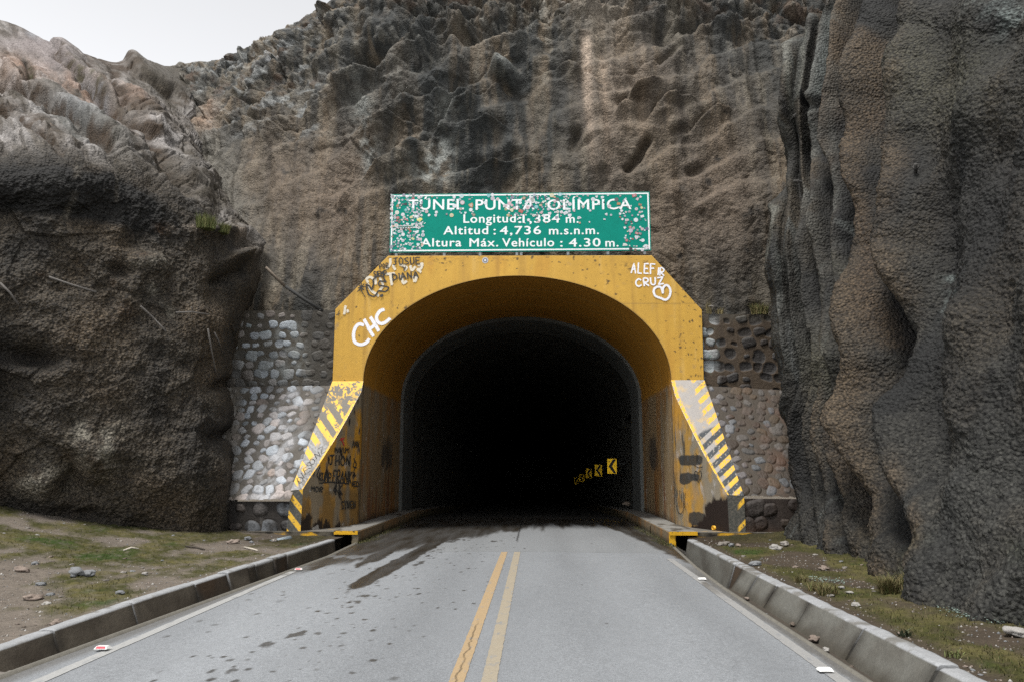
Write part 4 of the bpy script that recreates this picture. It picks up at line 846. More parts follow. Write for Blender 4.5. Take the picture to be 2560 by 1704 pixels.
# ---- graffiti: sprayed strokes lying on the paint
FONT = {'A': [[(0,1),(.5,0),(1,1)],[(.2,.62),(.8,.62)]], 'B': [[(0,0),(0,1),(.7,.95),(.9,.72),(.6,.5),(0,.5)],[(0,0),(.7,.05),(.8,.28),(.6,.5)]], 'C': [[(1,.12),(.55,0),(.12,.25),(0,.6),(.2,.92),(.6,1),(1,.82)]],
 'D': [[(.1,0),(.1,1)],[(0,0),(.6,.1),(1,.5),(.7,.9),(0,1)]], 'E': [[(1,0),(.1,.02),(.05,1),(1,.97)],[(.08,.5),(.8,.48)]], 'F': [[(.1,1),(.1,0),(1,0)],[(.1,.48),(.8,.45)]], 'H': [[(.08,0),(.08,1)],[(.92,0),(.95,1)],[(.08,.52),(.93,.48)]],
 'I': [[(.5,0),(.5,1)]], 'J': [[(0,.03),(1,0)],[(.55,0),(.52,.75),(.3,1),(0,.92)]], 'K': [[(.1,0),(.1,1)],[(.9,0),(.12,.55),(1,1)]], 'L': [[(.1,0),(.1,.97),(.9,1)]], 'M': [[(0,1),(.12,0),(.5,.6),(.88,0),(1,1)]], 'N': [[(.05,1),(.08,0),(.9,1),(.95,0)]],
 'O': [[(.5,0),(.1,.25),(.05,.7),(.45,1),(.9,.75),(.92,.3),(.5,0)]], 'P': [[(.1,1),(.1,0),(.8,.05),(.95,.3),(.7,.52),(.1,.55)]], 'R': [[(.1,1),(.1,0),(.8,.05),(.9,.3),(.6,.5),(.1,.52),(1,1)]], 'S': [[(.95,.1),(.5,0),(.1,.2),(.3,.45),(.8,.6),(.9,.85),(.5,1),(0,.9)]],
 'T': [[(0,0),(1,.02)],[(.5,0),(.5,1)]], 'U': [[(.05,0),(.08,.75),(.45,1),(.88,.8),(.95,0)]], 'V': [[(0,0),(.5,1),(1,0)]], 'Y': [[(0,0),(.5,.5)],[(1,0),(.35,1)]], 'Z': [[(0,.03),(1,0),(.05,1),(1,.95)]], '4': [[(.7,1),(.7,0),(0,.62),(1,.6)]], '.': [[(.4,.92),(.55,1)]], 'X': [[(0,0),(1,1)],[(1,0),(0,1)]], '*': [[(.1,.1),(.9,.9)],[(.9,.05),(.1,.95)],[(.5,-.1),(.5,1.05)],[(0,.6),(1,.4)]]}
def smooth_poly(p, n=5):
    p = np.array(p, float)
    if len(p) < 3: return np.array([p[0] * (1 - t_) + p[-1] * t_ for t_ in np.linspace(0, 1, 5)])
    return cr(p, 0, (len(p) - 1) * n + 1)
SC = [0]
def stroke(mb, pl, p0, nrm, width, off, soft=.55):
    SC[0] += 1; off = off + .00035 * (SC[0] % 40)
    if len(pl) < 8:
        q_ = np.array(pl, float); pl = [tuple(q_[i] * (1 - t_) + q_[i + 1] * t_) for i in range(len(q_) - 1) for t_ in (0, .25, .5, .75)] + [tuple(q_[-1])]
    if isinstance(p0, int):
        Vw, (gx, gy), Nw = GR[p0]; kk = [int(np.argmin((gx - q[0])**2 + (gy - q[1])**2)) for q in pl]; W = Vw[kk]; nrm = Nw[kk].mean(0)
        if nrm @ (CAM - W[0]) < 0: nrm = -nrm
    else:
        W = PPL(np.array([q[0] for q in pl]), np.array([q[1] for q in pl]), p0, nrm)
    nrm = np.asarray(nrm) / np.linalg.norm(nrm)
    V = []; a = []; k = len(W)
    tg = np.gradient(W, axis=0); tg /= np.linalg.norm(tg, axis=1, keepdims=True) + 1e-9
    W = np.concatenate([W[:1] - tg[:1] * width * .45, W, W[-1:] + tg[-1:] * width * .45]); tg = np.concatenate([tg[:1], tg, tg[-1:]])
    sdv = np.cross(tg, nrm)
    for i in range(len(W)):
        e = 0.0 if i in (0, len(W) - 1) else 1.0
        for s_, al in ((-1, 0), (-soft, 1), (soft, 1), (1, 0)):
            V.append(W[i] + sdv[i] * width * .5 * s_ * (1.2 if abs(s_) == 1 else 1) + nrm * (off + .00012 * i)); a.append(al * e + (0 if e else 0.0))
    Fc = [(i*4+j, i*4+j+1, i*4+4+j+1, i*4+4+j) for i in range(len(W) - 1) for j in range(3)]
    mb.add(V, Fc, (.5, .5, .5), a)
def word(mb, txt, x, y, cw, chh, p0, nrm, width, off, gap=.35, rot=0, slant=0, jit=.04):
    co, si = math.cos(R(rot)), math.sin(R(rot)); pen = 0
    for ch_ in txt:
        if ch_ == ' ': pen += cw * .8; continue
        wd = cw * (.35 if ch_ in 'I.' else 1)
        for pl in FONT[ch_]:
            q = [(pen + wd * (u_ + random.uniform(-jit, jit)) - slant * v_ * chh, chh * (v_ + random.uniform(-jit, jit))) for u_, v_ in pl]
            q = smooth_poly(q) if ch_ in 'BCDJOPRSU' else smooth_poly([q[0], q[1]]) if len(q) == 2 else np.array(q)
            stroke(mb, [(x + a_ * co - b_ * si, y + a_ * si + b_ * co) for a_, b_ in q], p0, nrm, width, off)
        pen += wd * (1 + gap)
FP, FN = (0, YP, 0), (0, -1, 0)
def graf(name, mat, fn, label, parent=portal):
    mb = MB(); fn(mb); o = mb.build(name, M[mat], parent, True, True); tag(o, label); o.visible_shadow = True; return o
def g_chc(mb):
    for pl in ([(908,812),(898,810),(889,818),(884,835),(886,852),(896,860),(908,860),(918,854),(922,848)], [(911,800),(918,812),(926,828),(933,839)], [(927,794),(936,808),(944,822),(946,826)], [(920,822),(930,818),(938,810)], [(959,774),(950,778),(942,790),(943,802),(952,809),(963,806),(974,797)]):
        stroke(mb, smooth_poly(pl), FP, FN, .095, .004, .6)
graf('graffiti', 'spraywhite', g_chc, 'large white sprayed letters CHC on the left shoulder of the arch')
def g_cruz(mb):
    word(mb, 'ALEF', 1579, 658, 11, 25, FP, FN, .042, .004, .42, 2); word(mb, 'IR', 1645, 670, 11, 18, FP, FN, .042, .004, .45, 6)
    word(mb, 'CRUZ', 1589, 699, 13, 18, FP, FN, .046, .004, .42, -5)
def g_heart(mb):
    for pl in ([(1657,733),(1654,722),(1648,717),(1638,720),(1634,729),(1638,740),(1652,746),(1664,750),(1673,742),(1676,728),(1671,716),(1663,714),(1657,722),(1657,733)],): stroke(mb, smooth_poly(pl), FP, FN, .065, .004)
graf('graffiti', 'spraywhite', g_cruz, 'white sprayed name on the right shoulder of the arch'); graf('graffiti', 'spraywhite', g_heart, 'white sprayed heart on the right shoulder of the arch')
def g_old(mb):
    for pl in ([(976,648),(975,662),(966,672)], [(983,664),(988,674)], [(1000,662),(1016,668),(1012,676)], [(1026,666),(1030,676),(1038,668)], [(1046,664),(1056,660),(1052,672),(1044,674),(1052,680)], [(966,686),(986,684)], [(976,688),(980,712)], [(1004,690),(1008,708),(1016,704)], [(1034,692),(1038,704),(1042,690)], [(1036,700),(1036,704)]): stroke(mb, smooth_poly(pl), FP, FN, .08, .003, .4)
    for pl in ([(920,706),(917,698),(926,693),(936,700)], [(920,712),(930,728),(942,736),(946,740)], [(938,694),(940,710)], [(950,696),(958,712)], [(958,716),(950,726)], [(864,766),(861,785)], [(869,776),(870,780)]): stroke(mb, smooth_poly(pl), FP, FN, .075, .003, .5)
graf('graffiti', 'sprayfaint', g_old, 'faded white sprayed letters under the black names')
def g_names(mb):
    for pl in ([(916,712),(924,716),(930,724),(934,710),(934,700),(944,692),(956,692),(964,704),(966,706),(950,704),(948,714),(958,716),(972,720),(964,730),(948,728),(942,736),(936,742),(924,738),(918,726),(916,712)], [(954,739),(955,741)]): stroke(mb, smooth_poly(pl), FP, FN, .042 if len(pl) > 2 else .09, .019, .7)
    for pl in ([(904,728),(914,744)], [(893,730),(900,726)], [(849,776),(846,790)], [(842,788),(850,784)]): stroke(mb, smooth_poly(pl), FP, FN, .02, .019)
for w_, a_, l_ in (('JOSUE', (984, 646, 10.5, 17, .034, .3, -2), 'black sprayed name JOSUE'), ('DIANA', (980, 686, 11.5, 16, .038, .38, -7), 'black sprayed name DIANA'), ('Y', (1007, 668, 8, 9, .03, .3, 0), 'small black sprayed Y between the names'), ('POR', (948, 661, 6, 12, .028, .4, -6), 'black sprayed word POR'), ('SIEMP.', (934, 680, 6, 12, .032, .3, -4), 'black sprayed word SIEMP'), ('*', (896, 710, 16, 18, .03, .3, 0), 'black sprayed star')):
    graf('graffiti', 'sprayblack', lambda mb: word(mb, w_, a_[0], a_[1], a_[2], a_[3], FP, FN, a_[4], .019, a_[5], a_[6]), l_)
graf('graffiti', 'sprayblack', g_names, 'black sprayed looping tag at the top left of the arch')
# round sticker on the top beam
mb = MB(); q = PY(1213, 651, YP - .006)
for r_, cc, dy in ((.085, A(200, 200, 205), 0), (.06, A(120, 122, 130), -.002), (.032, A(225, 225, 228), -.004)):
    mb.add([(q[0] + r_ * math.cos(a), q[1] + dy, q[2] + r_ * math.sin(a)) for a in np.linspace(0, 2 * math.pi, 24, endpoint=False)], [tuple(range(24))], cc)
mb.build('round_sticker', M['sticker'], portal)
def wing_plane(wq):
    ti, bi, gi = wq; n = np.cross(bi - ti, gi - ti); n /= np.linalg.norm(n)
    if n @ (CAM - ti) < 0: n = -n
    return ti, n
p0, nn = wing_plane(wL)
for w_, a_ in (('MAYUMI', (836, 1118, 5.4, 12, .03, .3, 0)), ('JHON', (825, 1137, 10, 23, .046, .35, 3)), ('KUMP', (798, 1180, 6, 20, .04, .3, 5)), ('FRANK', (833, 1174, 7.6, 28, .046, .3, 6)), ('4K', (834, 1208, 9, 26, .048, .4, 4)), ('STIVEN', (852, 1253, 5.2, 18, .036, .3, -3)), ('NEKA', (879, 1201, 3.8, 14, .03, .3, 3)), ('MOR', (778, 1214, 8, 12, .034, .3, 6)), ('ANN', (881, 1100, 4.4, 17, .03, .3, 2))):
    graf('graffiti', 'sprayblack', lambda mb: word(mb, w_, a_[0], a_[1], a_[2], a_[3], -1, None, a_[4], .008, a_[5], a_[6]), 'black sprayed word ' + w_ + ' on the left wing wall', portal)
def g_left(mb):
    for pl in ([(799,1166),(792,1186),(798,1196)], [(798,1206),(830,1204),(872,1208)], [(884,1146),(890,1160),(884,1176),(888,1188)], [(886,1150),(882,1164),(890,1168)], [(843,1225),(853,1248)]): stroke(mb, smooth_poly(pl), -1, None, 0.035, .008)
wl_obj = [o for o in portal.children if o.name.startswith('wing_wall')]
graf('graffiti', 'sprayblack', g_left, 'thin black sprayed lines and marks on the left wing wall', portal)
graf('graffiti', 'sprayred', lambda mb: [stroke(mb, smooth_poly(pl), -1, None, 0.041, .008) for pl in ([(852,1094),(859,1112)], [(850,1098),(860,1094)])], 'small red sprayed mark on the left wing wall', portal)
bo, bi_, to_ = PY(727, 1225, YW), PY(757, 1197, YW), PY(831, 951, YP); to_[2] = ZS
sn = np.cross(bi_ - bo, to_ - bo); sn /= np.linalg.norm(sn); sn *= -np.sign(sn[1])
def g_dies(mb):
    for k, (ch_, x_, y_) in enumerate((('D', 742, 1196), ('I', 752, 1182), ('E', 757, 1172), ('S', 765, 1160), ('O', 772, 1150), ('N', 785, 1134), ('Z', 796, 1122))): word(mb, ch_, x_, y_, 13, 15, bo + sn * .004, sn, .02, .006, .3, -30)
graf('graffiti', 'sprayblack', g_dies, 'thin black sprayed letters down the grey part of the left stripes', portal)
p0r, nr = wing_plane(wR)
def g_right(mb):
    for pl in ([(1747,1182),(1741,1176),(1737,1184),(1742,1196),(1749,1204)], [(1747,1182),(1752,1176),(1755,1184),(1752,1196),(1748,1204)], [(1740,1132),(1746,1140),(1742,1150),(1752,1160)], [(1735,1160),(1748,1168),(1758,1166)]): stroke(mb, smooth_poly(pl), 1, None, .025, .008)
    for k in range(5): stroke(mb, smooth_poly([(1694 + k * 5, 1222 + 2 * k), (1697 + k * 4, 1250), (1693 + k * 5, 1268)]), 1, None, .02, .006)
    stroke(mb, smooth_poly([(1693,1220),(1692,1262),(1700,1282),(1708,1278),(1712,1252)]), 1, None, .025, .008)
    for r_ in (6, 10, 14): stroke(mb, smooth_poly([(1686 - r_ * .35, 1220), (1686, 1220 - r_ * 3.0), (1686 + r_ * .35, 1220), (1686, 1220 + r_ * 3.0), (1686 - r_ * .35, 1220)]), 1, None, .016, .008)
graf('graffiti', 'sprayblack', g_right, 'black sprayed scribbles and a heart on the right wing wall', portal)

# ---- the bore: collar then the dark lining, dropping gently
bore = empty('tunnel_bore', (XC, YB, 0), 'dark concrete tunnel bore running back from the yellow portal', 'tunnel')
def tube_prof(hw, dz): return np.array([(-hw, z) for z in np.linspace(-ZS - 3.5, 0, 30)] + [(hw * math.cos(a), (AH + dz) * math.sin(a)) for a in np.linspace(math.pi, 0, 90)] + [(hw, z) for z in np.linspace(0, -ZS - 3.5, 30)])
def drop(y): return -.033 * np.maximum(np.asarray(y, float) - 27, 0)
def boretube(name, rings, col, lab, bump=0.0):
    prs = []
    for (y, hw, dz) in rings:
        pr = tube_prof(hw, dz); prs.append(np.stack([pr[:, 0] + XC, np.full(len(pr), y), pr[:, 1] + ZS + drop(y)], -1))
    V = np.array(prs)
    if bump: V += gnormals(V) * (bump * fbm(V[..., 0] * .9, V[..., 1] * .9, V[..., 2] * .9, 3, 250))[..., None]
    cc = np.zeros(V.shape); cc[:] = col; s_ = fbm(V[..., 0] * 1.5, V[..., 1] * 1.5, V[..., 2] * .3, 4, 251); cc *= (1 + .5 * s_)[..., None]
    cc = mixc(cc, A(120, 118, 110, .6), .5 * ss(.25, .45, fbm(V[..., 0] * 2, V[..., 1] * 4, V[..., 2] * .25, 3, 252)))
    tag(mobj(name, V, gridf(*V.shape[:2]), M['concrete'], bore, cc), lab)
boretube('bore_collar', [(YB - .02, AW + .0, .0), (YB + .0, AW - .1, -.12)] + [(y, AW - .1, -.12) for y in np.linspace(YB + .02, 29.4, 14)] + [(29.42, AW + .3, .1)], A(104, 106, 103, .7), 'smooth grey lining ring just inside the portal')
boretube('bore_lining', [(y, AW + .35, .15) for y in np.linspace(29.4, 130, 160)], A(104, 104, 98, .75), 'rough dark sprayed lining of the tunnel', .12)
cap = MB(); cap.box((XC - 5, 129, -8), (XC + 5, 130.5, 8), (.01, .01, .01)); cap.build('bore_end', M['dark'], bore)  # unseen black cap, added to keep light out of the far bore
yy = np.linspace(27.2, 129.5, 60); Yv, Uv = np.meshgrid(yy, np.linspace(0, 1, 24), indexing='ij'); Xv = -4.4 + Uv * 7.9
V = np.stack([Xv, Yv, drop(Yv) - .03], -1); cc = np.zeros(V.shape); cc[:] = A(96, 94, 88, .35)
tag(mobj('tunnel_road', V, gridf(*Yv.shape), M['concrete'], None, cc), 'dark road surface inside the tunnel', None, None, 'structure')

# ---- walkways over the drains inside the portal
def walkway(side):
    xk = -4.07 if side < 0 else 3.0; xo = -4.63 if side < 0 else 3.64; xw = -7.0 if side < 0 else 6.0
    root = empty('pavement', (xk, 18.6, 0), None, None); tag(root, ('left' if side < 0 else 'right') + ' raised concrete walkway beside the tunnel road', None, None, 'structure')
    def slab(name, x0, x1, y0, y1, z0, z1, colf, nx=16, ny=120, nz=14):
        rings = []
        for y in np.concatenate([[y0], y0 + (y1 - y0) * np.linspace(.002, 1, ny)**1.6]):
            dz = float(drop(y)); r_ = []
            for z in np.linspace(z0, z1 - .015, nz): r_.append((x0, y, z + dz))
            for x in np.linspace(x0, x1, nx): r_.append((x - (0.0), y, z1 + dz))
            for z in (z1 - .015, z0): r_.append((x1, y, z + dz))
            rings.append(r_)
        V, f = loft(rings); nv = V.shape[1]
        # front face as its own grid
        top = np.arange(nv)
        cc = colf(V)
        o = mobj(name, V, f, M['concrete'], root, cc, False)
        Vf = quadgrid((x0, y0, z0), (x1, y0, z0), (x1, y0, z1), (x0, y0, z1), 60, 20); cf = colf(Vf, True)
        me = o.data
        o2 = mobj(name + '_end', Vf, gridf(60, 20), M['concrete'], o, cf, False)
        return o
    yl = A(232, 178, 40, .7)
    def ctop(V, front=False):
        c = np.zeros(V.shape); X, Y, Z = V[..., 0], V[..., 1], V[..., 2]; n = fbm(X * 2.5, Y * 1.2, Z * 2.5, 4, 260 + side); n2 = fbm(X * 9, Y * 9, Z * 9, 3, 262)
        c[:] = A(158, 156, 150, .52); c *= (1 + .22 * n)[..., None]
        if front: c[:] = yl; c = mixc(c, A(70, 58, 40, .6), .9 * ss(.15, .3, n2))
        else: c = mixc(c, A(78, 70, 58, .55), .85 * ss(.12, .3, n + .25 * ss(.2, .0, np.abs(X - xo)) ))
        return c
    def ckerb(V, front=False):
        c = np.zeros(V.shape); X, Y, Z = V[..., 0], V[..., 1], V[..., 2]; n = fbm(X * 2, Y * 1.2, Z * 1.2, 4, 264 + side); n2 = fbm(X * 9, Y * 5, Z * 5, 3, 266)
        c[:] = A(150, 132, 104, .6); c = mixc(c, A(184, 128, 58, .6), .7 * ss(-.05, .25, n) * (1.0 if side > 0 else .5)); c = mixc(c, A(120, 74, 44, .6), .5 * ss(.1, .35, n2) * (side > 0)); c = mixc(c, A(66, 66, 44, .6), .8 * ss(.12, .0, Z + .06 * n2))
        if front: c[:] = yl if side > 0 else A(128, 118, 96, .6); c = mixc(c, A(58, 50, 38, .6), .9 * ss(.1, .25, n2))
        return c
    def cled(V, front=False):
        c = np.zeros(V.shape); X, Y, Z = V[..., 0], V[..., 1], V[..., 2]; n = fbm(X * 3, Y * 3, Z * 5, 4, 268 + side)
        c[:] = A(104, 98, 86, .6); c = mixc(c, A(44, 40, 34, .6), ss(-.1, .2, n)); c = mixc(c, yl, .9 * ss(.1, .22, fbm(X * 2.2, Y * 3, Z * 6, 3, 270 + side) - (0 if front else .12)))
        if not front: c = mixc(c, A(150, 146, 138, .55), .8 * ss(.2, .24, Z + 0 * X))
        return c
    k0, k1 = (xk - .15, xk) if side < 0 else (xk, xk + .15)
    kerb = slab('kerb', xk, xk + side * .15, 18.58, 55, -.35, .235, ckerb)
    slab('cover_slab', xk + side * .012, xo, 18.55, 40, .165, .25, ctop)
    slab('ledge', xo + side * .004, xw, 18.62, 28, -.35, .228, cled, 60)
    mb = MB(); mb.box((min(xk, xo), 21.5, -.5), (max(xk, xo), 21.6, .16), (.02, .02, .02)); mb.build('drain_back', M['dark'], root)  # near-black plate closing the drain void, its darkness painted in
walkway(-1); walkway(1)

# ================================================================== STONE RETAINING WALLS
def stone_panel(name, parent, c00, c10, c11, c01, pitch, size, mortar, palette, paint, relief=.045, seed=0, rows=False, res=.0125, hollow=0.0):
    """mortared rubble: corners top-left, top-right, bottom-right, bottom-left"""
    c00, c10, c11, c01 = map(np.array, (c00, c10, c11, c01))
    W = max(np.linalg.norm(c10 - c00), np.linalg.norm(c11 - c01)); H = np.linalg.norm(c01 - c00)
    nu, nv = int(W / res), int(H / res); V = quadgrid(c00, c10, c11, c01, nu, nv)
    ex = (c10 - c00) / np.linalg.norm(c10 - c00); n = np.cross(c10 - c00, c01 - c00); n /= np.linalg.norm(n)
    if n @ (CAM - c00) < 0: n = -n
    ey = np.cross(n, ex); 
    if ey @ (c01 - c00) < 0: ey = -ey
    a = (V - c00) @ ex; b = (V - c00) @ ey
    r = np.random.default_rng(seed); st = []
    y = pitch * .45; k = 0
    amin, amax = a.min() - .1, a.max() + .1
    while y < b.max() + pitch * .3:
        x = amin + (pitch * .5 if k % 2 else 0) + r.uniform(-.05, .05)
        while x < amax:
            st.append((x + r.uniform(-.2, .2) * pitch, y + r.uniform(-.15, .15) * pitch, size * (r.uniform(.5, .75) if r.uniform() < .25 else r.uniform(.75, 1.25)), r.uniform(.62, 1.0), r.uniform(-.35, .35) if rows else r.uniform(0, 3.14), r.integers(1 << 30), r.uniform(0, 1)))
            x += pitch * r.uniform(.8, 1.4)
        y += pitch * (.86 if not rows else .92); k += 1
    wa = a + .012 * fbm(a * 9, b * 9, seed, 3, seed); wb = b + .012 * fbm(a * 9, b * 9, seed + 5, 3, seed + 1)
    e = np.full(a.shape, -9.0); idx = np.zeros(a.shape, int)
    for i, (sx, sy, rr, asp, th, hs_, q) in enumerate(st):
        m = (np.abs(a - sx) < rr * 1.6) & (np.abs(b - sy) < rr * 1.6)
        if not m.any(): continue
        dx, dy = wa[m] - sx, wb[m] - sy; ct, sn_ = math.cos(th), math.sin(th)
        u_, v_ = (dx * ct + dy * sn_) / rr, (-dx * sn_ + dy * ct) / (rr * asp)
        ang = np.arctan2(v_, u_); lump = 1 + .07 * np.sin(2 * ang + hs_ % 7) + .05 * np.sin(3 * ang + hs_ % 11)
        pw = 2.2 + 1.6 * q; ee = 1 - (np.abs(u_)**pw + np.abs(v_)**pw)**(1 / pw) / lump
        cur = e[m]; up = ee > cur; cur[up] = ee[up]; e[m] = cur; ii = idx[m]; ii[up] = i; idx[m] = ii
    S = np.array([[t_[5] % 1000 / 1000., t_[6]] for t_ in st])
    ins = ss(0.0, .08, e); hgt = np.clip(e * 2.6, 0, 1)**.6
    sgn = np.where(S[idx, 1] < hollow, -.8, 1.0)
    px, py = proj(V)
    d = relief * hgt * ins * sgn + .006 * fbm(a * 12, b * 12, 0, 3, seed + 4) - .008 * ss(-.10, -.02, e) * (1 - ins) + ins * .012 * fbm(a * 22, b * 22, S[idx, 0] * 50, 3, seed + 6)
    pal = np.array(palette); sc = pal[(S[idx, 0] * len(pal)).astype(int)] * (.8 + .45 * S[idx, 1])[..., None]
    sc = sc * (1 + .28 * fbm(a * 14, b * 14, S[idx, 0] * 90, 4, seed + 7))[..., None]
    mc = np.zeros(V.shape); mc[:] = mortar; mc *= (1 + .25 * fbm(a * 3, b * 1.5, 0, 4, seed + 8))[..., None]
    c = mc * (1 - ins[..., None]) + sc * ins[..., None]
    c = paint(c, px, py, a, b, ins, S[idx, 1], sc, mc)
    return mobj(name, V + n * d[..., None], gridf(nu, nv), M['stonework'], parent, c)
def solid_back(name, parent, quad, dy, col):
    m = MB(); q = [np.array(p) for p in quad]; f_ = [tuple(p + np.array([0, .03, 0])) for p in q]; b_ = [tuple(p + np.array([0, dy, 0])) for p in q]
    m.add(f_ + b_, [(4,5,1,0),(5,6,2,1),(6,7,3,2),(7,4,0,3),(7,6,5,4)], col); m.build(name, M['concrete'], parent)
def wet_dark(c, m, col, k): return mixc(c, col, m * k)
wl = empty('stone_wall', PY(720, 1345, 18.8), 'whitish streaked stone masonry wall between left rock mass and yellow portal', 'stone wall', 'stone retaining walls')
def p_lu(c, px, py, a, b, ins, q, sc, mc):
    wsh = ss(-.1, .3, fbm(a * 2.2, b * 1.6, 0, 4, 301)) * blob(px, py, 720, 890, 60, 78, 8, 3)
    vis = ss(.35, .6, blob(px, py, 680, 865, 82, 105, 0, 3) + .3 * (q - .5)); c = mixc(c, mc * .9, (1 - vis) * ins * .85)
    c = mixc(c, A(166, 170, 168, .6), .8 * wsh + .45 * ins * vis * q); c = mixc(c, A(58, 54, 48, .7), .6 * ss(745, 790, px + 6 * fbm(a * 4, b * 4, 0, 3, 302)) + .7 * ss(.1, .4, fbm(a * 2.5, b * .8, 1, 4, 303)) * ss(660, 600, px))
    return mixc(c, A(140, 175, 176, .7), .6 * ins * (q > .8) * blob(px, py, 700, 815, 60, 12))
GREY = [A(150, 150, 150, .66), A(172, 178, 184, .68), A(142, 148, 152, .66), A(160, 154, 150, .66), A(150, 138, 130, .62), A(184, 192, 200, .7)]
lu = [PY(520, 777, 21.16), PY(845, 776, 21.16), PY(845, 966, 21.16), PY(520, 966, 21.16)]
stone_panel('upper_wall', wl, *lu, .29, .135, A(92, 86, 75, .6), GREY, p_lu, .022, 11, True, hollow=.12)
solid_back('wall_top', wl, lu, 1.2, A(110, 104, 94, .6))
def edgept(wq_outer_top, wq_outer_bot, t_): return wq_outer_top * (1 - t_) + wq_outer_bot * t_
tl, bl_ = PY(831, 951, YP), PY(727, 1225, YW); tl[2] = ZS
sdir = (bl_ - tl) / np.linalg.norm(bl_ - tl)
ll = [PY(520, 967, 21.05), tl + sdir * .15 + np.array([.06, .05, 0]), bl_ + sdir * .25 + np.array([.06, .06, 0]), PY(530, 1251, 18.8)]
def p_ll(c, px, py, a, b, ins, q, sc, mc):
    mid = blob(px, py, 675 - .12 * (py - 1100), 1090, 88, 200, 0, 3)
    n_ = fbm(a * 2.5, b * 1.8, 0, 4, 305)
    c = mixc(c, A(196, 198, 202, .6), (.75 * ss(.0, .3, n_ + .1) * line(px, py, [(745,990),(715,1070),(685,1150),(655,1240)], 30) * (1 - .4 * ins) + .45 * ins * mid * (q > .35)))
    c = mixc(c, A(200, 200, 202, .6), .9 * blob(px, py, 655, 1243, 36, 7))
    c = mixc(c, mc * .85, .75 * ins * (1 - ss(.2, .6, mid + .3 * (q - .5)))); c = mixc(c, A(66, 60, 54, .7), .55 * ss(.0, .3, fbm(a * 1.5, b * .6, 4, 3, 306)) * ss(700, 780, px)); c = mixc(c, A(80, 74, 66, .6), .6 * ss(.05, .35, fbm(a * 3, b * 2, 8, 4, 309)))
    return mixc(c, A(128, 122, 112, .7), .5 * ss(612, 596, px))
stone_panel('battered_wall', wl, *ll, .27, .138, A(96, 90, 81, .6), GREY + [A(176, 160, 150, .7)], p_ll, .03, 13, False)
lp = [PY(530, 1252, 18.78), PY(729, 1252, 18.78), PY(722, 1362, 18.72), PY(530, 1362, 18.72)]
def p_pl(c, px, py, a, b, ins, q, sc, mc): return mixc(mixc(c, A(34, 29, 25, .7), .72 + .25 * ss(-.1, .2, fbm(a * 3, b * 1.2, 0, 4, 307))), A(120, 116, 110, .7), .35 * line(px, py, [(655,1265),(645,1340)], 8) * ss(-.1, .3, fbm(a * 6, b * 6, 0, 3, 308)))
stone_panel('plinth', wl, *lp, .42, .19, A(64, 56, 48, .7), GREY, p_pl, .05, 17, True)
wr = empty('stone_wall', PY(1920, 1345, 18.8), 'brown stone masonry wall with pitted upper part between yellow portal and right rock wall', 'stone wall', 'stone retaining walls')
def p_ru(c, px, py, a, b, ins, q, sc, mc):
    near = ss(1805, 1775, px + 8 * fbm(a * 5, b * 5, 0, 3, 311))
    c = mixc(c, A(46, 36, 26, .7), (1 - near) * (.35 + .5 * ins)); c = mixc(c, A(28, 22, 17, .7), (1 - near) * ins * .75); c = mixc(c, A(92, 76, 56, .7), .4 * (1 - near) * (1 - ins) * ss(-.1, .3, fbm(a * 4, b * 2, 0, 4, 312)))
    c = mixc(c, A(168, 174, 174, .6), near * ins * .8); c = mixc(c, A(120, 165, 145, .72), near * .7 * ss(.1, .3, fbm(a * 5, b * 4, 0, 3, 313)) * blob(px, py, 1790, 880, 24, 40)); 
    return mixc(c, A(84, 80, 70, .7), .6 * ss(812, 790, py))
ru = [PY(1750, 784, 21.16), PY(2110, 790, 21.16), PY(2110, 980, 21.16), PY(1750, 974, 21.16)]
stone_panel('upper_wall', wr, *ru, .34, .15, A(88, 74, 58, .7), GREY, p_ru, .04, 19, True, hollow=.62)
solid_back('wall_top', wr, ru, 1.0, A(96, 88, 76, .6))
tr_, br_ = PY(1761, 953, YP), PY(1860, 1238, YW); tr_[2] = ZS; sdr = (br_ - tr_) / np.linalg.norm(br_ - tr_)
rl = [tr_ + sdr * .2 + np.array([-.06, .05, 0]), PY(2100, 982, 21.05), PY(2120, 1247, 18.8), br_ + np.array([-.06, .06, 0])]
RED = [A(100, 88, 78, .42), A(90, 76, 64, .42), A(112, 106, 100, .42), A(86, 68, 54, .42), A(116, 118, 120, .42), A(100, 84, 66, .42)]
def p_rl(c, px, py, a, b, ins, q, sc, mc):
    n_ = fbm(a * 2, b * 1.5, 0, 4, 315)
    c = mixc(c, A(108, 74, 52, .7), .5 * ss(-.1, .3, n_) * line(px, py, [(1890,990),(1930,1060),(1965,1130),(1960,1220)], 40))
    c = mixc(c, A(160, 160, 164, .6), .4 * ins * ss(40, 15, px - (1765 + (py - 965) * .36)) * (q > .2)); return mixc(c, mc * .9, .5 * ins * (q < .25))
stone_panel('battered_wall', wr, *rl, .265, .132, A(88, 78, 66, .46), RED, p_rl, .03, 23, False)
rp = [PY(1858, 1245, 18.78), PY(2110, 1247, 18.78), PY(2105, 1368, 18.72), PY(1862, 1362, 18.72)]
def p_pr(c, px, py, a, b, ins, q, sc, mc): return mixc(mixc(c, A(40, 31, 26, .7), .72 + .2 * ss(-.1, .2, fbm(a * 3, b * 1.2, 0, 4, 317))), A(76, 52, 34, .7), .6 * ss(1300, 1345, py + 20 * fbm(a * 2, b * 2, 0, 3, 318)))
stone_panel('plinth', wr, *rp, .42, .19, A(66, 54, 44, .7), RED, p_pr, .05, 29, True)

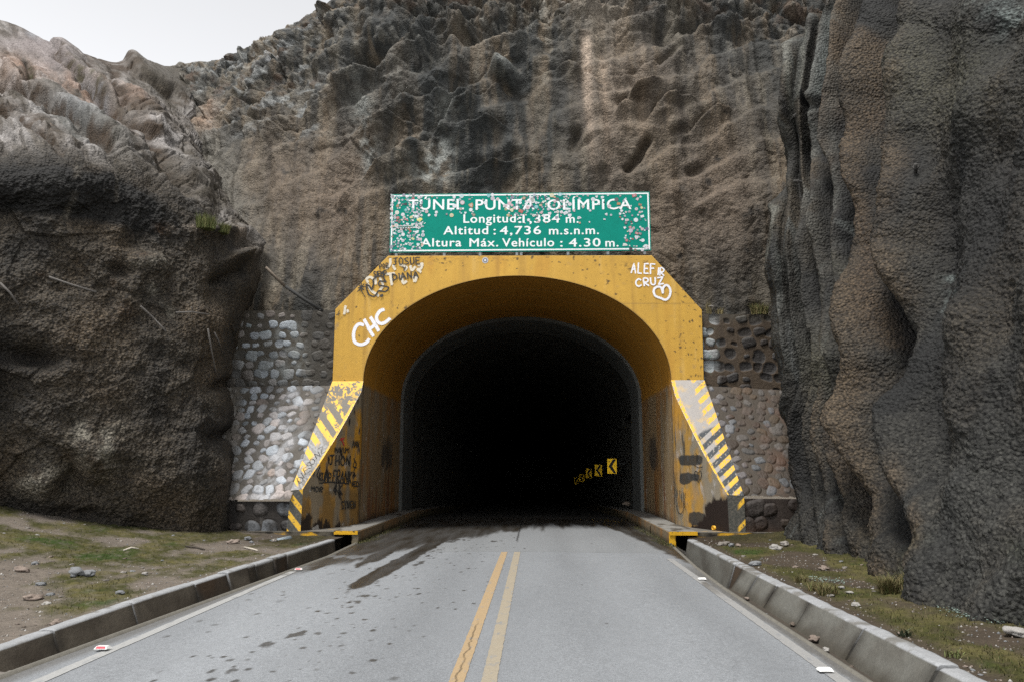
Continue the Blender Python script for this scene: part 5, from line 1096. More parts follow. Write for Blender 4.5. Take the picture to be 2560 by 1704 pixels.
# ================================================================== THE SIGN OVER THE ARCH
YS = 20.985
sa, sb, sc_, sd_ = PY(977, 483, YS), PY(1625, 483, YS), PY(1627, 628.5, YS), PY(974, 629.5, YS)
zt, zb = float((sa[2] + sb[2]) / 2), float((sc_[2] + sd_[2]) / 2); xl_, xr_ = float((sa[0] + sd_[0]) / 2), float((sb[0] + sc_[0]) / 2)
sign = empty('road_sign', ((xl_ + xr_) / 2, YS, zb), 'wide green tunnel name board covered in stickers above the yellow arch', 'sign')
mid = PY(1297, 560, YS)[0]
for k, (x0, x1) in enumerate(((xl_, mid - .004), (mid + .004, xr_))):
    m = MB(); m.box((x0, YS, zb), (x1, YS + .03, zt), A(4, 138, 112, .6)); m.build('panel', M['signgreen'], sign)
m = MB(); t_, g_ = .038, .028
for lo, hi in (((xl_ + g_, zt - g_ - t_), (xr_ - g_, zt - g_)), ((xl_ + g_, zb + g_), (xr_ - g_, zb + g_ + t_)), ((xl_ + g_, zb + g_ + t_), (xl_ + g_ + t_, zt - g_ - t_)), ((xr_ - g_ - t_, zb + g_ + t_), (xr_ - g_, zt - g_ - t_))):
    m.box((lo[0], YS - .003, lo[1]), (hi[0], YS - .0005, hi[1]), (.8, .8, .8))
m.build('border', M['signwhite'], sign)
for xx in (PY(990, 630, YS)[0], PY(1110, 630, YS)[0], PY(1200, 630, YS)[0], PY(1292, 630, YS)[0], PY(1303, 630, YS)[0], PY(1420, 630, YS)[0], PY(1520, 630, YS)[0], PY(1612, 630, YS)[0]):
    m = MB(); m.box((xx - .035, YS + .034, float(octa[2][2]) - .004), (xx + .035, YS + .1, zt - .1)); m.build('post', M['steel'], sign)
for _m in ('signgreen', 'signwhite'): M[_m].node_tree.nodes['Principled BSDF'].inputs['Specular IOR Level'].default_value = .15
def textmesh(txt, name, x0, x1, ytop, ybase, parent, label, cap='H', bold=.022):
    cu = bpy.data.curves.new('t', 'FONT'); cu.body = txt; cu.size = 1; cu.offset = 0; cu.extrude = .001; cu.space_character = 1.12; cu.resolution_u = 4
    ob = bpy.data.objects.new('t', cu); COL.objects.link(ob)
    c2 = bpy.data.curves.new('t2', 'FONT'); c2.body = cap; c2.size = 1; o2 = bpy.data.objects.new('t2', c2); COL.objects.link(o2)
    dg = bpy.context.evaluated_depsgraph_get(); me = bpy.data.meshes.new_from_object(ob.evaluated_get(dg)); mc_ = bpy.data.meshes.new_from_object(o2.evaluated_get(dg))
    v = np.array([q.co[:] for q in me.vertices]); vc = np.array([q.co[:] for q in mc_.vertices])
    h0, h1_ = vc[:, 1].min(), vc[:, 1].max(); fc = [list(p.vertices) for p in me.polygons]
    A0, A1 = PY(x0, ybase, YS), PY(x1, ybase, YS); T0 = PY(x0, ytop, YS)
    X = A0[0] + (v[:, 0] - v[:, 0].min()) / (v[:, 0].max() - v[:, 0].min()) * (A1[0] - A0[0]); Z = A0[2] + (v[:, 1] - h0) / (h1_ - h0) * (T0[2] - A0[2])
    Y = YS - .003 - v[:, 2] * 1.5
    for o_ in (ob, o2): bpy.data.objects.remove(o_)
    w_ = bold * (T0[2] - A0[2]) * 1.0; VV_, FF_ = [], []
    for k_, (ax, az) in enumerate(((0, 0), (w_, .0), (-w_, .0), (0, w_ * .7), (0, -w_ * .7))):
        FF_ += [[i + len(VV_) for i in q] for q in fc]; VV_ += [(a_ + ax, b_ - .00025 * k_, c_ + az) for a_, b_, c_ in zip(X, Y, Z)]
    return np.array(VV_), FF_
rows = [('top line of lettering TÚNEL PUNTA OLÍMPICA', [('TÚNEL', 1021, 1159), ('PUNTA', 1189.5, 1336), ('OLÍMPICA', 1369, 1578)], 500, 525),
        ('second line of lettering Longitud:1,384 m.', [('Longitud', 1159, 1289), (':', 1296, 1303, ), ('1,384', 1307, 1399), ('m.', 1415, 1446)], 537, 557.5),
        ('third line of lettering Altitud : 4,736 m.s.n.m.', [('Altitud', 1109, 1220), (':', 1234, 1239), ('4,736', 1250, 1352), ('m.s.n.m.', 1373, 1497)], 566.7, 586.6),
        ('bottom line of lettering Altura Máx. Vehículo : 4.30 m.', [('Altura', 1053, 1153), ('Máx.', 1174, 1245), ('Vehículo', 1256, 1385), (':', 1401, 1406), ('4.30', 1423, 1501), ('m.', 1514, 1546)], 597, 617)]
for lab, words_, yt, yb in rows:
    for wd in words_:
        v, f = textmesh(wd[0], 'lettering', wd[1], wd[2], yt, yb, sign, lab, bold=.028 if yt == 500 else .03)
        o = mobj('lettering', v, f, M['signwhite'], sign, None, False); tag(o, 'word ' + wd[0] + ' in the ' + lab.split(' of lettering')[0] if wd[0] != ':' else 'colon in the ' + lab.split(' of lettering')[0])
PALS = [(225, 228, 232)] * 16 + [(190, 188, 200)] * 3 + [(150, 150, 165)] * 2 + [(205, 180, 185)] * 2 + [(175, 90, 90), (190, 140, 100), (60, 60, 66), (105, 98, 100), (140, 195, 200), (215, 208, 160), (190, 90, 95), (90, 100, 130)]
zones = [((977, 486, 1058, 627), 190), ((1060, 487, 1250, 500), 16), ((1065, 529, 1250, 541), 12), ((1262, 486, 1425, 540), 120), ((1290, 530, 1400, 560), 9), ((1425, 487, 1615, 500), 14), ((1545, 515, 1618, 560), 26), ((1560, 565, 1620, 626), 34), ((1425, 500, 1600, 560), 16), ((1100, 500, 1260, 528), 8)]
stk_list = []; r = np.random.default_rng(5)
for (x0, y0, x1, y1), n in zones:
    for _ in range(n):
        for tr__ in range(12):
            x, y = r.uniform(x0, x1), r.uniform(y0, y1); rad = float(np.clip(r.gamma(5.5, .66), 1.8, 5.8)) * (.95 if x < 1100 else 1)
            if all(math.hypot(x - q[0], y - q[1]) > (rad + q[2]) * .85 for q in stk_list): stk_list.append((x, y, rad)); break
stk_list += [(1331, 500, 7.5), (1156, 507, 6), (1616, 617, 7.5), (1319, 519, 6), (1049, 549, 7.6), (1178, 514, 7)]
special = {len(stk_list) - 2: 'oval', len(stk_list) - 6: 'tall'}
stk_mb = []
for i, (x, y, rad) in enumerate(stk_list):
    m = MB(); q = PY(x, y, YS); k = rad * .01053; base_c = np.array(PALS[r.integers(len(PALS))]); ink = np.array(PALS[r.integers(8, len(PALS))]); kind = r.choice(['disc', 'disc', 'disc', 'rect', 'shield', 'blob']); rot = r.uniform(-.5, .5)
    if special.get(i) == 'oval': base_c, kind, ink = np.array((240, 232, 150)), 'oval', np.array((225, 215, 140))
    if special.get(i) == 'tall': base_c, kind, ink = np.array((228, 228, 230)), 'tall', np.array((110, 130, 115))
    n = 18; an = np.linspace(0, 2 * math.pi, n, endpoint=False)
    def ring(sx, sy, dy, colr, sh):
        if sh == 'rect': pts = [(-1, -.7), (1, -.7), (1, .7), (-1, .7)]
        elif sh == 'shield': pts = [(-.8, .8), (.8, .8), (.85, 0), (.4, -.7), (0, -1), (-.4, -.7), (-.85, 0)]
        elif sh == 'blob': pts = [(math.cos(a) * (1 + .28 * math.sin(3 * a + rad * 9)), math.sin(a) * (.8 + .2 * math.cos(2 * a + rad))) for a in an]
        elif sh == 'tall': pts = [(math.copysign(abs(math.cos(a))**.6, math.cos(a)) * .8, math.copysign(abs(math.sin(a))**.6, math.sin(a)) * 1.2) for a in an]
        else: pts = [(math.cos(a), math.sin(a)) for a in an]
        co, si = math.cos(rot), math.sin(rot); sy2 = sy * (.58 if sh == 'oval' else 1)
        m.add([(q[0] + (a_ * co * sx - b_ * si * sy2), q[1] + dy, q[2] + (a_ * si * sx + b_ * co * sy2)) for a_, b_ in pts], [tuple(range(len(pts)))], A(*colr, .8))
    z0 = -.0062 - i * 3e-6
    ring(k, k, z0, base_c, kind)
    if r.uniform() < .78:
        ring(k * .72, k * .72, z0 - .0008, ink * .5 + base_c * .5, kind if kind != 'rect' else 'rect')
        if r.uniform() < .7: ring(k * .5, k * .42, z0 - .0016, base_c, 'disc'); ring(k * .26, k * .3, z0 - .0024, ink, r.choice(['rect', 'shield', 'blob']))
    stk_mb.append((rad, m))
stk_mb.sort(key=lambda t_: -t_[0]); restm = MB()
for i, (rad, m) in enumerate(stk_mb):
    if i < 100: m.build('sticker', M['sticker'], sign)
    else:
        o_ = len(restm.v); restm.v += m.v; restm.c += m.c; restm.a += m.a; restm.f += [tuple(j + o_ for j in f) for f in m.f]
tag(restm.build('small_stickers', M['sticker'], sign), 'many tiny stickers scattered over the green board', kind='stuff')
m = MB()
def srib(pts, w_):
    W = np.array([PY(x, y, YS) for x, y in pts]); W[:, 1] = YS - .009; tg = np.gradient(W, axis=0); tg /= np.linalg.norm(tg, axis=1, keepdims=True); sv_ = np.cross(tg, (0, -1, 0)) * w_ / 2
    m.add(list(W - sv_) + list(W + sv_), [(j, j + 1, len(W) + j + 1, len(W) + j) for j in range(len(W) - 1)], A(226, 230, 230, .8))
srib([(980,577),(995,571),(1015,570),(1040,569),(1052,566)], .03); srib([(990,566),(1010,565.5),(1027,564.5)], .018); srib([(1040,571),(1050,570),(1056,566),(1054,562),(1046,561),(1036,561)], .016)
for k in range(11): srib([(984 + k * 6.5, 573 - k * .6), (988 + k * 6.5, 572 - k * .6)], .022); 
for k in range(5): srib([(1030 + k * 7.5, 562 - k * .5), (1034 + k * 7.5, 559.5 - k * .5)], .02)
tag(m.build('sticker_trail', M['sticker'], sign), 'white dashed sticker trail at the left of the board')

# ================================================================== CHEVRON SIGNS IN THE TUNNEL
chl = ['nearest and largest yellow chevron sign on the right tunnel wall', 'second yellow chevron sign from the tunnel mouth, slightly dull', 'third yellow chevron sign from the tunnel mouth', 'fourth yellow chevron sign from the tunnel mouth, next to last', 'farthest and dimmest yellow chevron sign deep in the tunnel']
cps = [(1530, 1164, 36, 22), (1496, 1174.5, 28, 16), (1472, 1182, 23.6, 14), (1454.5, 1193, 19.8, 13), (1441, 1200.5, 17, 10)]
for k, (x, y, h, wd) in enumerate(cps):
    Yc = 34.6 * 36 / h; q = PY(x, y, Yc); H, W = .63, .40
    root = empty('chevron_sign', q, chl[k], 'chevron sign', 'chevron signs along the right tunnel wall')
    tilt = R(6); yaw = R(-10)
    Rm = np.array(Matrix.Rotation(yaw, 3, 'Z') @ Matrix.Rotation(-tilt, 3, 'X'))
    def place(pts): return [q + Rm @ np.array(p) for p in pts]
    m = MB(); W2, H2 = W / 2, H / 2
    m.add(place([(-W2, 0, -H2), (W2, 0, -H2), (W2, 0, H2), (-W2, 0, H2), (-W2, .02, -H2), (W2, .02, -H2), (W2, .02, H2), (-W2, .02, H2)]), [(0,1,2,3),(7,6,5,4),(0,4,5,1),(1,5,6,2),(2,6,7,3),(3,7,4,0)]); m.build('panel', M['chev'], root)
    m = MB(); m.add(place([(W2 * .25, -.004, H2 * .94), (W2 * .86, -.004, H2 * .94), (-W2 * .0, -.004, 0), (W2 * .92, -.004, -H2 * .94), (W2 * .3, -.004, -H2 * .94), (-W2 * .72, -.004, 0)]), [(0, 5, 2, 1), (5, 4, 3, 2)]); m.build('chevron_mark', M['black'], root)
    for bx, bz in ((-.62, .66), (.62, .05), (-.62, -.8)):
        m = MB(); m.add(place([(W2 * bx + .022 * math.cos(a), -.006, H2 * bz + .022 * math.sin(a)) for a in np.linspace(0, 6.28, 9)[:-1]]), [tuple(range(8))]); m.build('bolt', M['black'], root)
    m = MB(); m.tube([q + Rm @ np.array((0, .04, .1)), np.array([XC + AW + .3, q[1] + .25, q[2] + .1])], .02, 6); m.build('bracket', M['steel'], root)

# ================================================================== ROAD STUDS, PIPES, RODS
def PZ(px, py, z):
    d = ray(px, py); return CAM + d * ((z - CAMZ) / d[2])
for k, (x, y, wd, red, lab) in enumerate(((257, 1617, .125, 1, 'red and white road stud on the left edge line, nearest the camera'), (747, 1421, .12, 1, 'small red road stud on the left edge line near the tunnel'),
                            (1755, 1445, .12, 0, 'small white road stud on the right edge line near the tunnel'), (2062, 1672, .12, 0, 'white road stud on the right edge line, nearest the camera'))):
    q = PZ(x, y, .0); root = empty('road_stud', q, lab, 'road stud', 'road studs on the edge lines'); m = MB(); a, b, h = wd / 2, .05, .022; z0 = q[2] - .006; X, Y = q[0], q[1]
    m.add([(X-a, Y-b, z0), (X+a, Y-b, z0), (X+a, Y+b, z0), (X-a, Y+b, z0), (X-a*.8, Y-b*.45, z0+h), (X+a*.8, Y-b*.45, z0+h), (X+a*.8, Y+b*.45, z0+h), (X-a*.8, Y+b*.45, z0+h)], [(0,1,5,4),(1,2,6,5),(2,3,7,6),(3,0,4,7),(4,5,6,7)])
    m.build('body', M['studwhite'], root)
    m = MB(); f0, f1 = .15, .88; P_ = lambda u_, v_: (X + (u_ * (1 - .2 * v_)) * a * .8, Y - b + b * .55 * v_ - .002, z0 + h * v_ + .0025)
    m.add([P_(-1, f0), P_(1, f0), P_(1, f1), P_(-1, f1)], [(0, 1, 2, 3)]); m.build('reflector', M['studred'] if red else M['studwhite'], root)
def pipe_thing(name, p0, p1, r_, ri, mat, lab, cat, rim=None):
    root = empty(name, p0, lab, cat); m = MB(); m.pipe(p0, p1, r_, ri, 18); m.build('pipe_wall', mat, root, True)
    if rim: m = MB(); d = (np.array(p0) - np.array(p1)); d /= np.linalg.norm(d); m.pipe(np.array(p0) + d * .012, np.array(p0) - d * .02, r_ * 1.06, ri * .98, 18); m.build('pipe_rim', rim, root, True)
q = PZ(690, 1357, .06) ; pipe_thing('drain_pipe', q + np.array([-.02, -.25, .02]), q + np.array([.22, .25, .07]), .075, .066, M['pvc'], 'grey plastic drain pipe end lying at the foot of the left wing wall', 'pipe')
q = PY(1884, 1347, 18.62); pipe_thing('drain_pipe', q + np.array([.02, -.12, 0]), q + np.array([-.02, .4, .03]), .115, .1, M['dark'], 'yellow rimmed drain pipe mouth at the foot of the right stone plinth', 'pipe', M['yellowpipe'])
q = PPL(1790, 1318, *wing_plane(wR)); pipe_thing('weep_pipe', q + nr * .09, q - nr * .1, .052, .04, M['yellowpipe'], 'small yellow pipe stub on the ledge below the right wing wall', 'pipe')
def rod(name, pts, r_, mat, lab, cat, group=None, n=7):
    root = MB(); root.tube(pts, r_, n); o = root.build(name, mat, None, True); return tag(o, lab, cat, group)
def surf_pt(sname, x, y, off):
    p, n = on_surf(sname, x, y); d = ray(x, y); tt_ = np.linalg.norm(p - CAM) - off; return CAM + d / np.linalg.norm(d) * tt_
rods = [([(0,707),(25,732),(46,762)], .022, 'grey steel rod at the left frame edge of the dark rock face'), ([(122,692),(180,712),(241,731)], .022, 'long straight grey rod lying across the left rock face'), ([(352,766),(375,787),(398,810),(416,829)], .02, 'bent pale rod hanging on the left rock face'),
        ([(440,781),(480,780),(521,786)], .018, 'short rod with a fork sticking out above the stone wall height'), ([(520,822),(528,870),(540,930)], .02, 'hanging rusty rod on the left rock near the stone wall, the longer of two'), ([(536,831),(548,855),(556,882)], .018, 'short hanging rod beside the longer rusty one')]
for pts, r_, lab in rods: rod('steel_rod', [surf_pt('rock_slope', x, y, .16) for x, y in pts], r_, M['rod'], lab, 'steel rod', 'rods sticking out of the left rock')
rod('steel_rod', [surf_pt('rock_slope', 482, 775, .16), surf_pt('rock_slope', 478, 768, .3)], .014, M['rod'], 'tiny fork twig beside the short rod above the stone wall height', 'steel rod', 'rods sticking out of the left rock')
rod('black_pipe', [PY(714, 716, 20.9), PY(760, 748, 20.95), PY(807, 777, 21.0)], .045, M['dark'], 'thin black pipe slanting down to the left stone wall top', 'pipe')
rod('rusty_pipe', [PY(664, 668, 20.6), PY(690, 694, 20.75), PY(713, 716, 20.9)], .04, M['rust'], 'brown earth covered pipe slanting down the slope above the black pipe', 'pipe')
bl_pts = [(1981,713,'left of a row of three'), (2111,713,'middle of a row of three'), (2196,713,'right of a row of three'), (2035,852,'largest, level with the stone wall'), (1993,1059,'beside the stone wall'), (2069,1112,'low on the rock above the verge'), (2234,1105,'low and farther right'), (1980,297,'near the top edge fold'), (2288,430,'high on the broad dark face'), (2006,455,'upper of two close stubs'), (2022,470,'lower of two close stubs')]
M['bolt'] = plain('grout_covered_bolt', (.05, .047, .043), .9)
for x, y, lab in bl_pts:
    p, n = on_surf('rock_wall', x, y); n = n if n @ (CAM - p) > 0 else -n
    dv = n * .6 + np.array([-.25, -.45, .1]); dv /= np.linalg.norm(dv)
    root = empty('rock_bolt', p, 'grey anchor bolt stub in the right rock wall, ' + lab, 'rock bolt', 'anchor bolts in the right rock wall')
    m = MB(); L = .2 if 'largest' not in lab else .3; m.tube([p - dv * .1, p + dv * L], .03, 8); m.build('shank', M['bolt'], root, True)
    m = MB(); m.tube([p + dv * (L - .1), p + dv * (L - .06)], .05, 6); m.build('nut', M['bolt'], root, False)

# ================================================================== STONES
def rock_mesh(seed, fl=1.0):
    bm = bmesh.new(); bmesh.ops.create_icosphere(bm, subdivisions=3, radius=1); V = np.array([v.co[:] for v in bm.verts]); f = [[v.index for v in p.verts] for p in bm.faces]; bm.free()
    h, e = worley(V[:, 0] * 1.1 + seed * 7, V[:, 1] * 1.1, V[:, 2] * 1.1, seed); V = V * (1 + .5 * h + .2 * fbm(V[:, 0] * 2, V[:, 1] * 2, V[:, 2] * 2 + seed, 3, seed))[:, None]; V[:, 2] *= .62 * fl; V[:, 0] *= 1.25
    return V, f
ROCKC = [A(176, 170, 162, .55), A(194, 190, 184, .58), A(152, 145, 136, .55), A(168, 152, 140, .55), A(154, 156, 158, .55), A(132, 120, 108, .5)]
RM = []
for k in range(12):
    V, f = rock_mesh(400 + k); c = np.zeros((len(V), 3)); c[:] = ROCKC[k % 6]; c *= (1 + .3 * fbm(V[:, 0] * 3, V[:, 1] * 3, V[:, 2] * 3 + k, 3, 420))[:, None]
    o = mobj('stone', V, f, M['loose'], None, c, True); RM.append(o.data); bpy.data.objects.remove(o)
def stone(p, size, k, lab, group=None, rz=None):
    o = bpy.data.objects.new('stone', RM[k % 12]); COL.objects.link(o); o.location = (float(p[0]), float(p[1]), float(p[2]) + size * .22); size *= .62; o.scale = (size, size * random.uniform(.7, 1), size * random.uniform(.7, 1.0)); o.rotation_euler = (random.uniform(-.15, .15), random.uniform(-.15, .15), random.uniform(0, 6.28) if rz is None else rz)
    return tag(o, lab, 'stone', group)
def onv(V, x, y, z0=.1):
    z = z0
    for _ in range(6): p = PZ(x, y, z); z = vz(V, p[0], p[1])
    return np.array([p[0], p[1], z])
named = [(20, 1684, -.05, .16, 2, 'angular grey stone in the left gutter at the frame corner', 0), (62, 1678, -.1, .13, 3, 'reddish stone behind the grey one in the left gutter', 0)]
for x, y, z, sz, k, lab, _ in named: stone(PZ(x, y, z) - np.array([0, 0, .05]), sz, k, lab)
for x, y, sz, k, lab in ((132, 1311, .17, 1, 'pale flat stone at the foot of the left rock mass'), (620, 1349, .13, 4, 'grey stone by the plinth of the left stone wall'), (583, 1356, .14, 3, 'orange brown stone left of the grey one by the left plinth'), (685, 1353, .12, 0, 'white stone just in front of the grey drain pipe'), (55, 1408, .12, 3, 'pinkish stone on the left verge near the frame edge'),
                         (190, 1437, .16, 4, 'flat bluish slab half buried in the left verge'), (220, 1440, .14, 4, 'blue grey stone right of the flat slab'), (363, 1437, .07, 1, 'small white stone alone near the left gutter wall'), (300, 1483, .09, 4, 'bluish stone on bare dirt near the left gutter wall'), (82, 1498, .12, 3, 'brown pink stone low on the left verge')):
    stone(onv(VL, x, y), sz, k, lab)
for x, y, sz, k, lab in ((2545, 1583, .17, 1, 'pale boulder on the grass at the right frame edge'), (1808, 1365, .16, 2, 'grey stone near the right ledge, left of a pair'), (1829, 1365, .12, 4, 'dark grey stone near the right ledge, right of a pair'), (1846, 1364, .09, 3, 'small orange stone right of the grey pair'), (1938, 1372, .17, 1, 'pale pink stone below the right plinth'), (1962, 1363, .15, 0, 'flat pale stone behind the pink one'),
                         (1889, 1412, .13, 4, 'bluish stone just behind the right gutter wall'), (2060, 1423, .1, 3, 'pinkish flat stone mid way on the right verge'), (2187, 1427, .12, 1, 'pale flat slab near the foot of the right rock wall'), (2139, 1513, .075, 1, 'white stone alone on brown dirt near the gutter wall'), (2105, 1472, .06, 1, 'white stone in a small heap, upper one'), (2125, 1484, .07, 1, 'white stone in a small heap, right one'), (2078, 1490, .06, 0, 'white stone in a small heap, left one')):
    stone(onv(VR, x, y), sz, k, lab)
for x, y, sz, k, lab in ((2035, 1600, .085, 3, 'largest reddish brown stone lying in the right gutter'), (2064, 1625, .06, 1, 'pale stone in front of the reddish one in the right gutter'), (1981, 1561, .06, 5, 'brown stone in the right gutter beside a wall joint'), (1868, 1497, .05, 3, 'small reddish stone in the right gutter farther up')):
    stone(PZ(x, y, -.15), sz, k, lab)
stone(PY(1567, 1261, 25.2), .16, 5, 'lone stone on the right walkway inside the tunnel')
stone(PY(1776, 768, 21.4), .09, 0, 'white and orange stone on the right wall top beside the arch')
cnt = 0
vis = (VL[1] > 5) & (VL[1] < 17.5) & (VL[4] < 5.6) & (VL[4] > .15); ks = rng.choice(np.where(vis)[0], 400, replace=False)
for k in ks:
    p = np.array([VL[0][k], VL[1][k], VL[2][k]]); x, y = proj(p)
    if 0 < x < 760 and y < 1690 and cnt < 130 and rng.uniform() < (1.0 if VL[3][k] < .5 else .35): stone(p - np.array([0, 0, .008]), float(np.clip(rng.gamma(3, .012), .018, .085)), int(rng.integers(12)), 'small pale stone scattered on the left dirt verge', 'small stones scattered on the left verge'); cnt += 1
cnt = 0
vis = (VR[1] > 5) & (VR[1] < 17.5) & (VR[4] < 2.4) & (VR[4] > .1); ks = rng.choice(np.where(vis)[0], 300, replace=False)
for k in ks:
    p = np.array([VR[0][k], VR[1][k], VR[2][k]]); x, y = proj(p)
    if 1720 < x < 2560 and y < 1690 and cnt < 55: stone(p - np.array([0, 0, .006]), float(np.clip(rng.gamma(2.5, .009), .014, .06)), int(rng.integers(12)), 'small stone scattered on the right brown verge', 'small stones scattered on the right verge'); cnt += 1
for k in range(34):
    y = float(rng.uniform(6.2, 12.5)); x = float(roadR(y)) + float(rng.uniform(.1, .3)); stone((x, y, -.175), float(rng.uniform(.012, .035)), int(rng.integers(12)), 'small brown debris stone on the floor of the right gutter', 'debris stones in the right gutter')
for pts, lab in (([(310, 1369), (328, 1367), (347, 1370)], 'short pale stick lying on the left verge'), ([(464, 1367), (490, 1368), (512, 1373)], 'thin dark twig lying on the left verge'), ([(610, 1369), (628, 1373), (644, 1377)], 'pale stick lying near the left stone wall foot')):
    m = MB(); m.tube([onv(VL, x, y) + np.array([0, 0, .02]) for x, y in pts], [.016, .02, .012], 6); tag(m.build('stick', plain('bark' if 'dark' in lab else 'bleached_wood', (.05, .04, .03) if 'dark' in lab else (.42, .38, .32), .9), None, True), lab, 'stick')
# gravel that nobody could count
m = MB(); Vs, Cs, Fs = [], [], []
octv = np.array([(1,0,0),(0,1,0),(-1,0,0),(0,-1,0),(0,0,.7),(0,0,-.5)]); octf = np.array([(0,1,4),(1,2,4),(2,3,4),(3,0,4),(1,0,5),(2,1,5),(3,2,5),(0,3,5)])
for V_, n_, dmax in ((VL, 4200, 6.5), (VR, 1300, 2.4)):
    kk = np.where((V_[1] > 4.5) & (V_[1] < 18) & (V_[4] < dmax) & (V_[3] < .6))[0]; kk = rng.choice(kk, n_)
    for k in kk:
        s_ = rng.uniform(.006, .016) + .012 * rng.uniform()**4; a = rng.uniform(0, 6.28); co, si = math.cos(a), math.sin(a); sc3 = s_ * rng.uniform(.6, 1.3, 3); v = octv * sc3 * (1 + rng.uniform(-.25, .25, (6, 1))); v = np.stack([v[:, 0] * co - v[:, 1] * si, v[:, 0] * si + v[:, 1] * co, v[:, 2]], 1)
        Fs.append(octf + 6 * len(Vs)); Vs.append(v + np.array([V_[0][k] + rng.uniform(-.03, .03), V_[1][k] + rng.uniform(-.03, .03), V_[2][k]])); Cs.append(np.tile(ROCKC[rng.integers(6)] * rng.uniform(.6, 1.1), (6, 1)))
tag(mobj('gravel', np.concatenate(Vs), np.concatenate(Fs), M['loose'], None, np.concatenate(Cs), False), 'fine gravel and pebbles scattered over both dirt verges', 'gravel', None, 'stuff')

# ================================================================== GRASS AND PLANTS
def blades(P, H, lean, wid, C):
    """P (n,3) bases -> bent two-segment blades"""
    n = len(P); a = rng.uniform(0, 2 * math.pi, n); dx, dy = np.cos(a), np.sin(a); L = lean * rng.uniform(.3, 1.2, n)
    w_ = wid * rng.uniform(.7, 1.3, n); sx, sy = -dy * w_, dx * w_
    z = np.zeros(n)
    b0 = P + np.stack([sx, sy, z], 1); b1 = P - np.stack([sx, sy, z], 1)
    mid_ = P + np.stack([dx * L * H * .35, dy * L * H * .35, H * .6], 1); m0 = mid_ + np.stack([sx, sy, z], 1) * .7; m1 = mid_ - np.stack([sx, sy, z], 1) * .7
    tip = P + np.stack([dx * L * H, dy * L * H, H], 1)
    V = np.stack([b0, b1, m0, m1, tip], 1).reshape(-1, 3); i = np.arange(n)[:, None] * 5
    Fc = np.concatenate([i + np.array([[0, 1, 3]]), i + np.array([[0, 3, 2]]), i + np.array([[2, 3, 4]])])
    return V, Fc, np.repeat(C, 5, axis=0)
GC = np.array([A(94, 96, 50, .42), A(120, 112, 66, .42), A(80, 94, 44, .42), A(138, 128, 88, .42)])
def scatter(V_, n, dmax, ymin=4.5, ymax=18.2, thr=.35):
    kk = np.where((V_[1] > ymin) & (V_[1] < ymax) & (V_[4] < dmax) & (V_[3] > thr))[0]; pw = V_[3][kk] / V_[1][kk]; kk = rng.choice(kk, n, p=pw / pw.sum()); return np.stack([V_[0][kk], V_[1][kk], V_[2][kk] - .004], 1) + np.concatenate([rng.uniform(-.03, .03, (n, 2)), np.zeros((n, 1))], 1)
Pb = np.concatenate([scatter(VL, 15000, 6.5), scatter(VR, 11000, 2.6)])
for (x0, y0), (x1, y1), n in (((-4.0, 18.2), (-3.9, 23.5), 700), ((2.95, 17.8), (2.8, 23.5), 900), ((-4.02, 18.4), (-3.75, 19.5), 250), ((2.96, 17.6), (2.72, 19.3), 350)):
    tq = rng.uniform(0, 1, n); Pb = np.concatenate([Pb, np.stack([x0 + (x1 - x0) * tq + rng.uniform(-.09, .09, n), y0 + (y1 - y0) * tq, np.full(n, -.01)], 1)])
V, f, c = blades(Pb, rng.uniform(.014, .045, len(Pb)), .9, .0035, GC[rng.integers(0, 4, len(Pb))] * rng.uniform(.6, 1.1, (len(Pb), 1)))
tag(mobj('grass', V, f, M['leaf'], None, c, True), 'short mossy grass growing in patches over the verges', 'grass', None, 'stuff')
def tuft(p, H, rad, n, cols, lab, wid=.004, lean=.7, name='grass_tuft', group='grass tufts'):
    a = rng.uniform(0, 6.28, n); rr = rad * np.sqrt(rng.uniform(0, 1, n)); P_ = np.stack([p[0] + rr * np.cos(a), p[1] + rr * np.sin(a), np.full(n, p[2] - .01)], 1)
    V, f, c = blades(P_, H * rng.uniform(.5, 1.1, n), lean, wid, cols[rng.integers(0, len(cols), n)] * rng.uniform(.6, 1.15, (n, 1)))
    root = empty(name, p, lab, 'grass tuft' if name == 'grass_tuft' else 'plant', group); mobj('blades' if name == 'grass_tuft' else 'leaves', V, f, M['leaf'], root, c, True)
DRY = np.array([A(160, 146, 100, .55), A(132, 118, 74, .55), A(186, 172, 126, .55)]); GRN = np.array([A(124, 132, 78, .6), A(150, 150, 98, .6), A(104, 114, 66, .6)])
tuft(surf_pt('rock_slope', 514, 572, .12), .38, .22, 420, GRN, 'larger green grass tuft on the left rock ledge', .008, .45)
tuft(surf_pt('rock_slope', 556, 583, .12), .30, .15, 260, GRN, 'smaller green grass tuft on the left rock ledge', .008, .5)
tuft(PY(1899, 787, 21.3), .34, .22, 420, np.concatenate([GRN, DRY]), 'bushy grass tuft on the right stone wall top', .007, .7)
tuft(PY(1770, 784, 21.4), .42, .10, 40, DRY, 'tall dry stalks on the right wall top beside the arch', .005, .25)
tuft(PY(1800, 785, 21.4), .24, .12, 60, DRY, 'low dry grass on the right wall top', .005, .8)
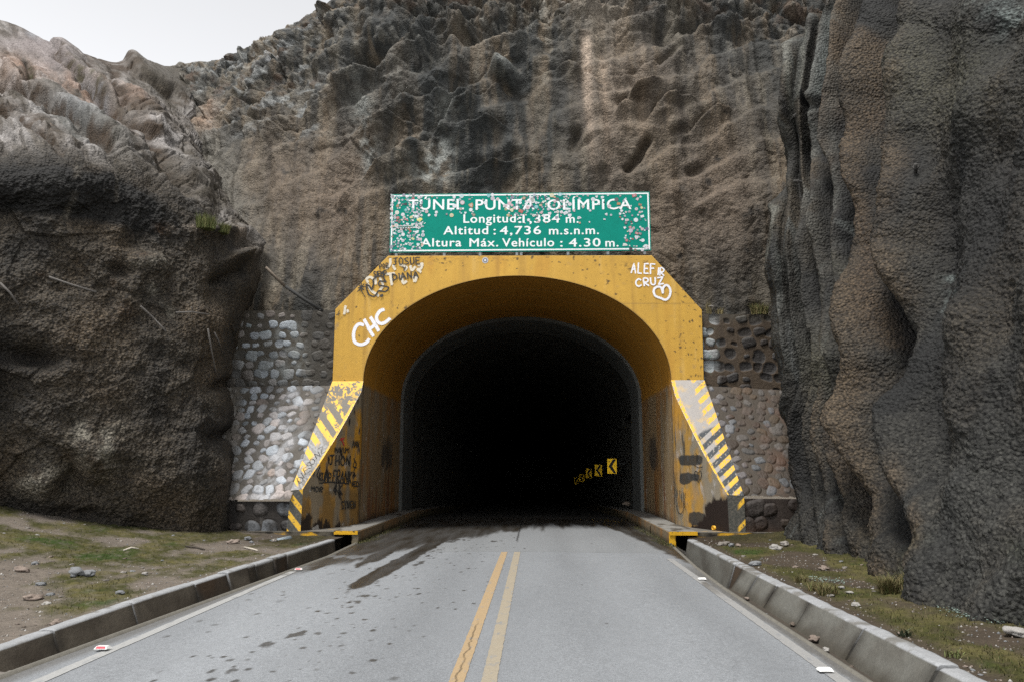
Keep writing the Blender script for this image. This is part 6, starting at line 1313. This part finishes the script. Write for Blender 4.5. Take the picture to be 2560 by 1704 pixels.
for x, y, H, rd, n, lab in ((2222, 1482, .22, .10, 520, 'large straw coloured tuft on the right verge'), (2070, 1486, .15, .11, 260, 'dark mid sized tuft beside white stones on the right verge'), (2040, 1474, .12, .10, 200, 'low brown tuft left of the mid sized one'), (2003, 1452, .10, .08, 160, 'small brown tuft nearest the right gutter wall'), (2270, 1470, .2, .25, 420, 'spreading yellow green tuft behind the large straw one')):
    tuft(onv(VR, x, y), H, rd, n, np.concatenate([DRY, GRN[:1]]) * .75, lab, .004, .9)
tuft(onv(VR, 2262, 1588), .10, .05, 16, np.array([A(120, 132, 104, .5)]), 'small leafy rosette on bare dirt of the right verge', .012, 1.6, 'leafy_plant', None)
tuft(onv(VR, 2385, 1640), .07, .08, 40, GRN, 'low green weed near the right frame bottom', .006, 1.4, 'leafy_plant', None)
# pale blue-green creeping plants
Ps = []
for V_, x0, y0, x1, y1, n in ((VL, 215, 1302, 370, 1342, 900), (VR, 2035, 1448, 2105, 1456, 220), (VR, 2205, 1398, 2258, 1414, 320), (VR, 2395, 1525, 2450, 1545, 200), (VR, 2470, 1545, 2520, 1552, 120)):
    for _ in range(14):
        tq = rng.uniform(0, 1); p = onv(V_, x0 + (x1 - x0) * tq, y0 + (y1 - y0) * tq); k = n // 14; pq = proj(p)
        if abs(pq[0] - x0 - (x1 - x0) * tq) > 40 or abs(pq[1] - y0 - (y1 - y0) * tq) > 25: continue
        Ps.append(p + np.concatenate([rng.normal(0, .10, (k, 2)), rng.uniform(.01, .045, (k, 1))], 1))
Ps = np.concatenate(Ps); n = len(Ps); a = rng.uniform(0, 6.28, n); s_ = rng.uniform(.006, .014, n)
corner = np.stack([np.stack([np.cos(a + k * 1.57) * s_, np.sin(a + k * 1.57) * s_, rng.uniform(-.006, .006, n)], 1) for k in range(4)], 1)
tag(mobj('ground_cover', (Ps[:, None] + corner).reshape(-1, 3), (np.arange(n)[:, None] * 4 + np.arange(4)[None]), M['leaf'], None, np.repeat(A(168, 190, 178, .5)[None] * rng.uniform(.6, 1.1, (n, 1)), 4, 0), False), 'pale blue green creeping plants at the foot of the rocks', 'ground cover', None, 'stuff')
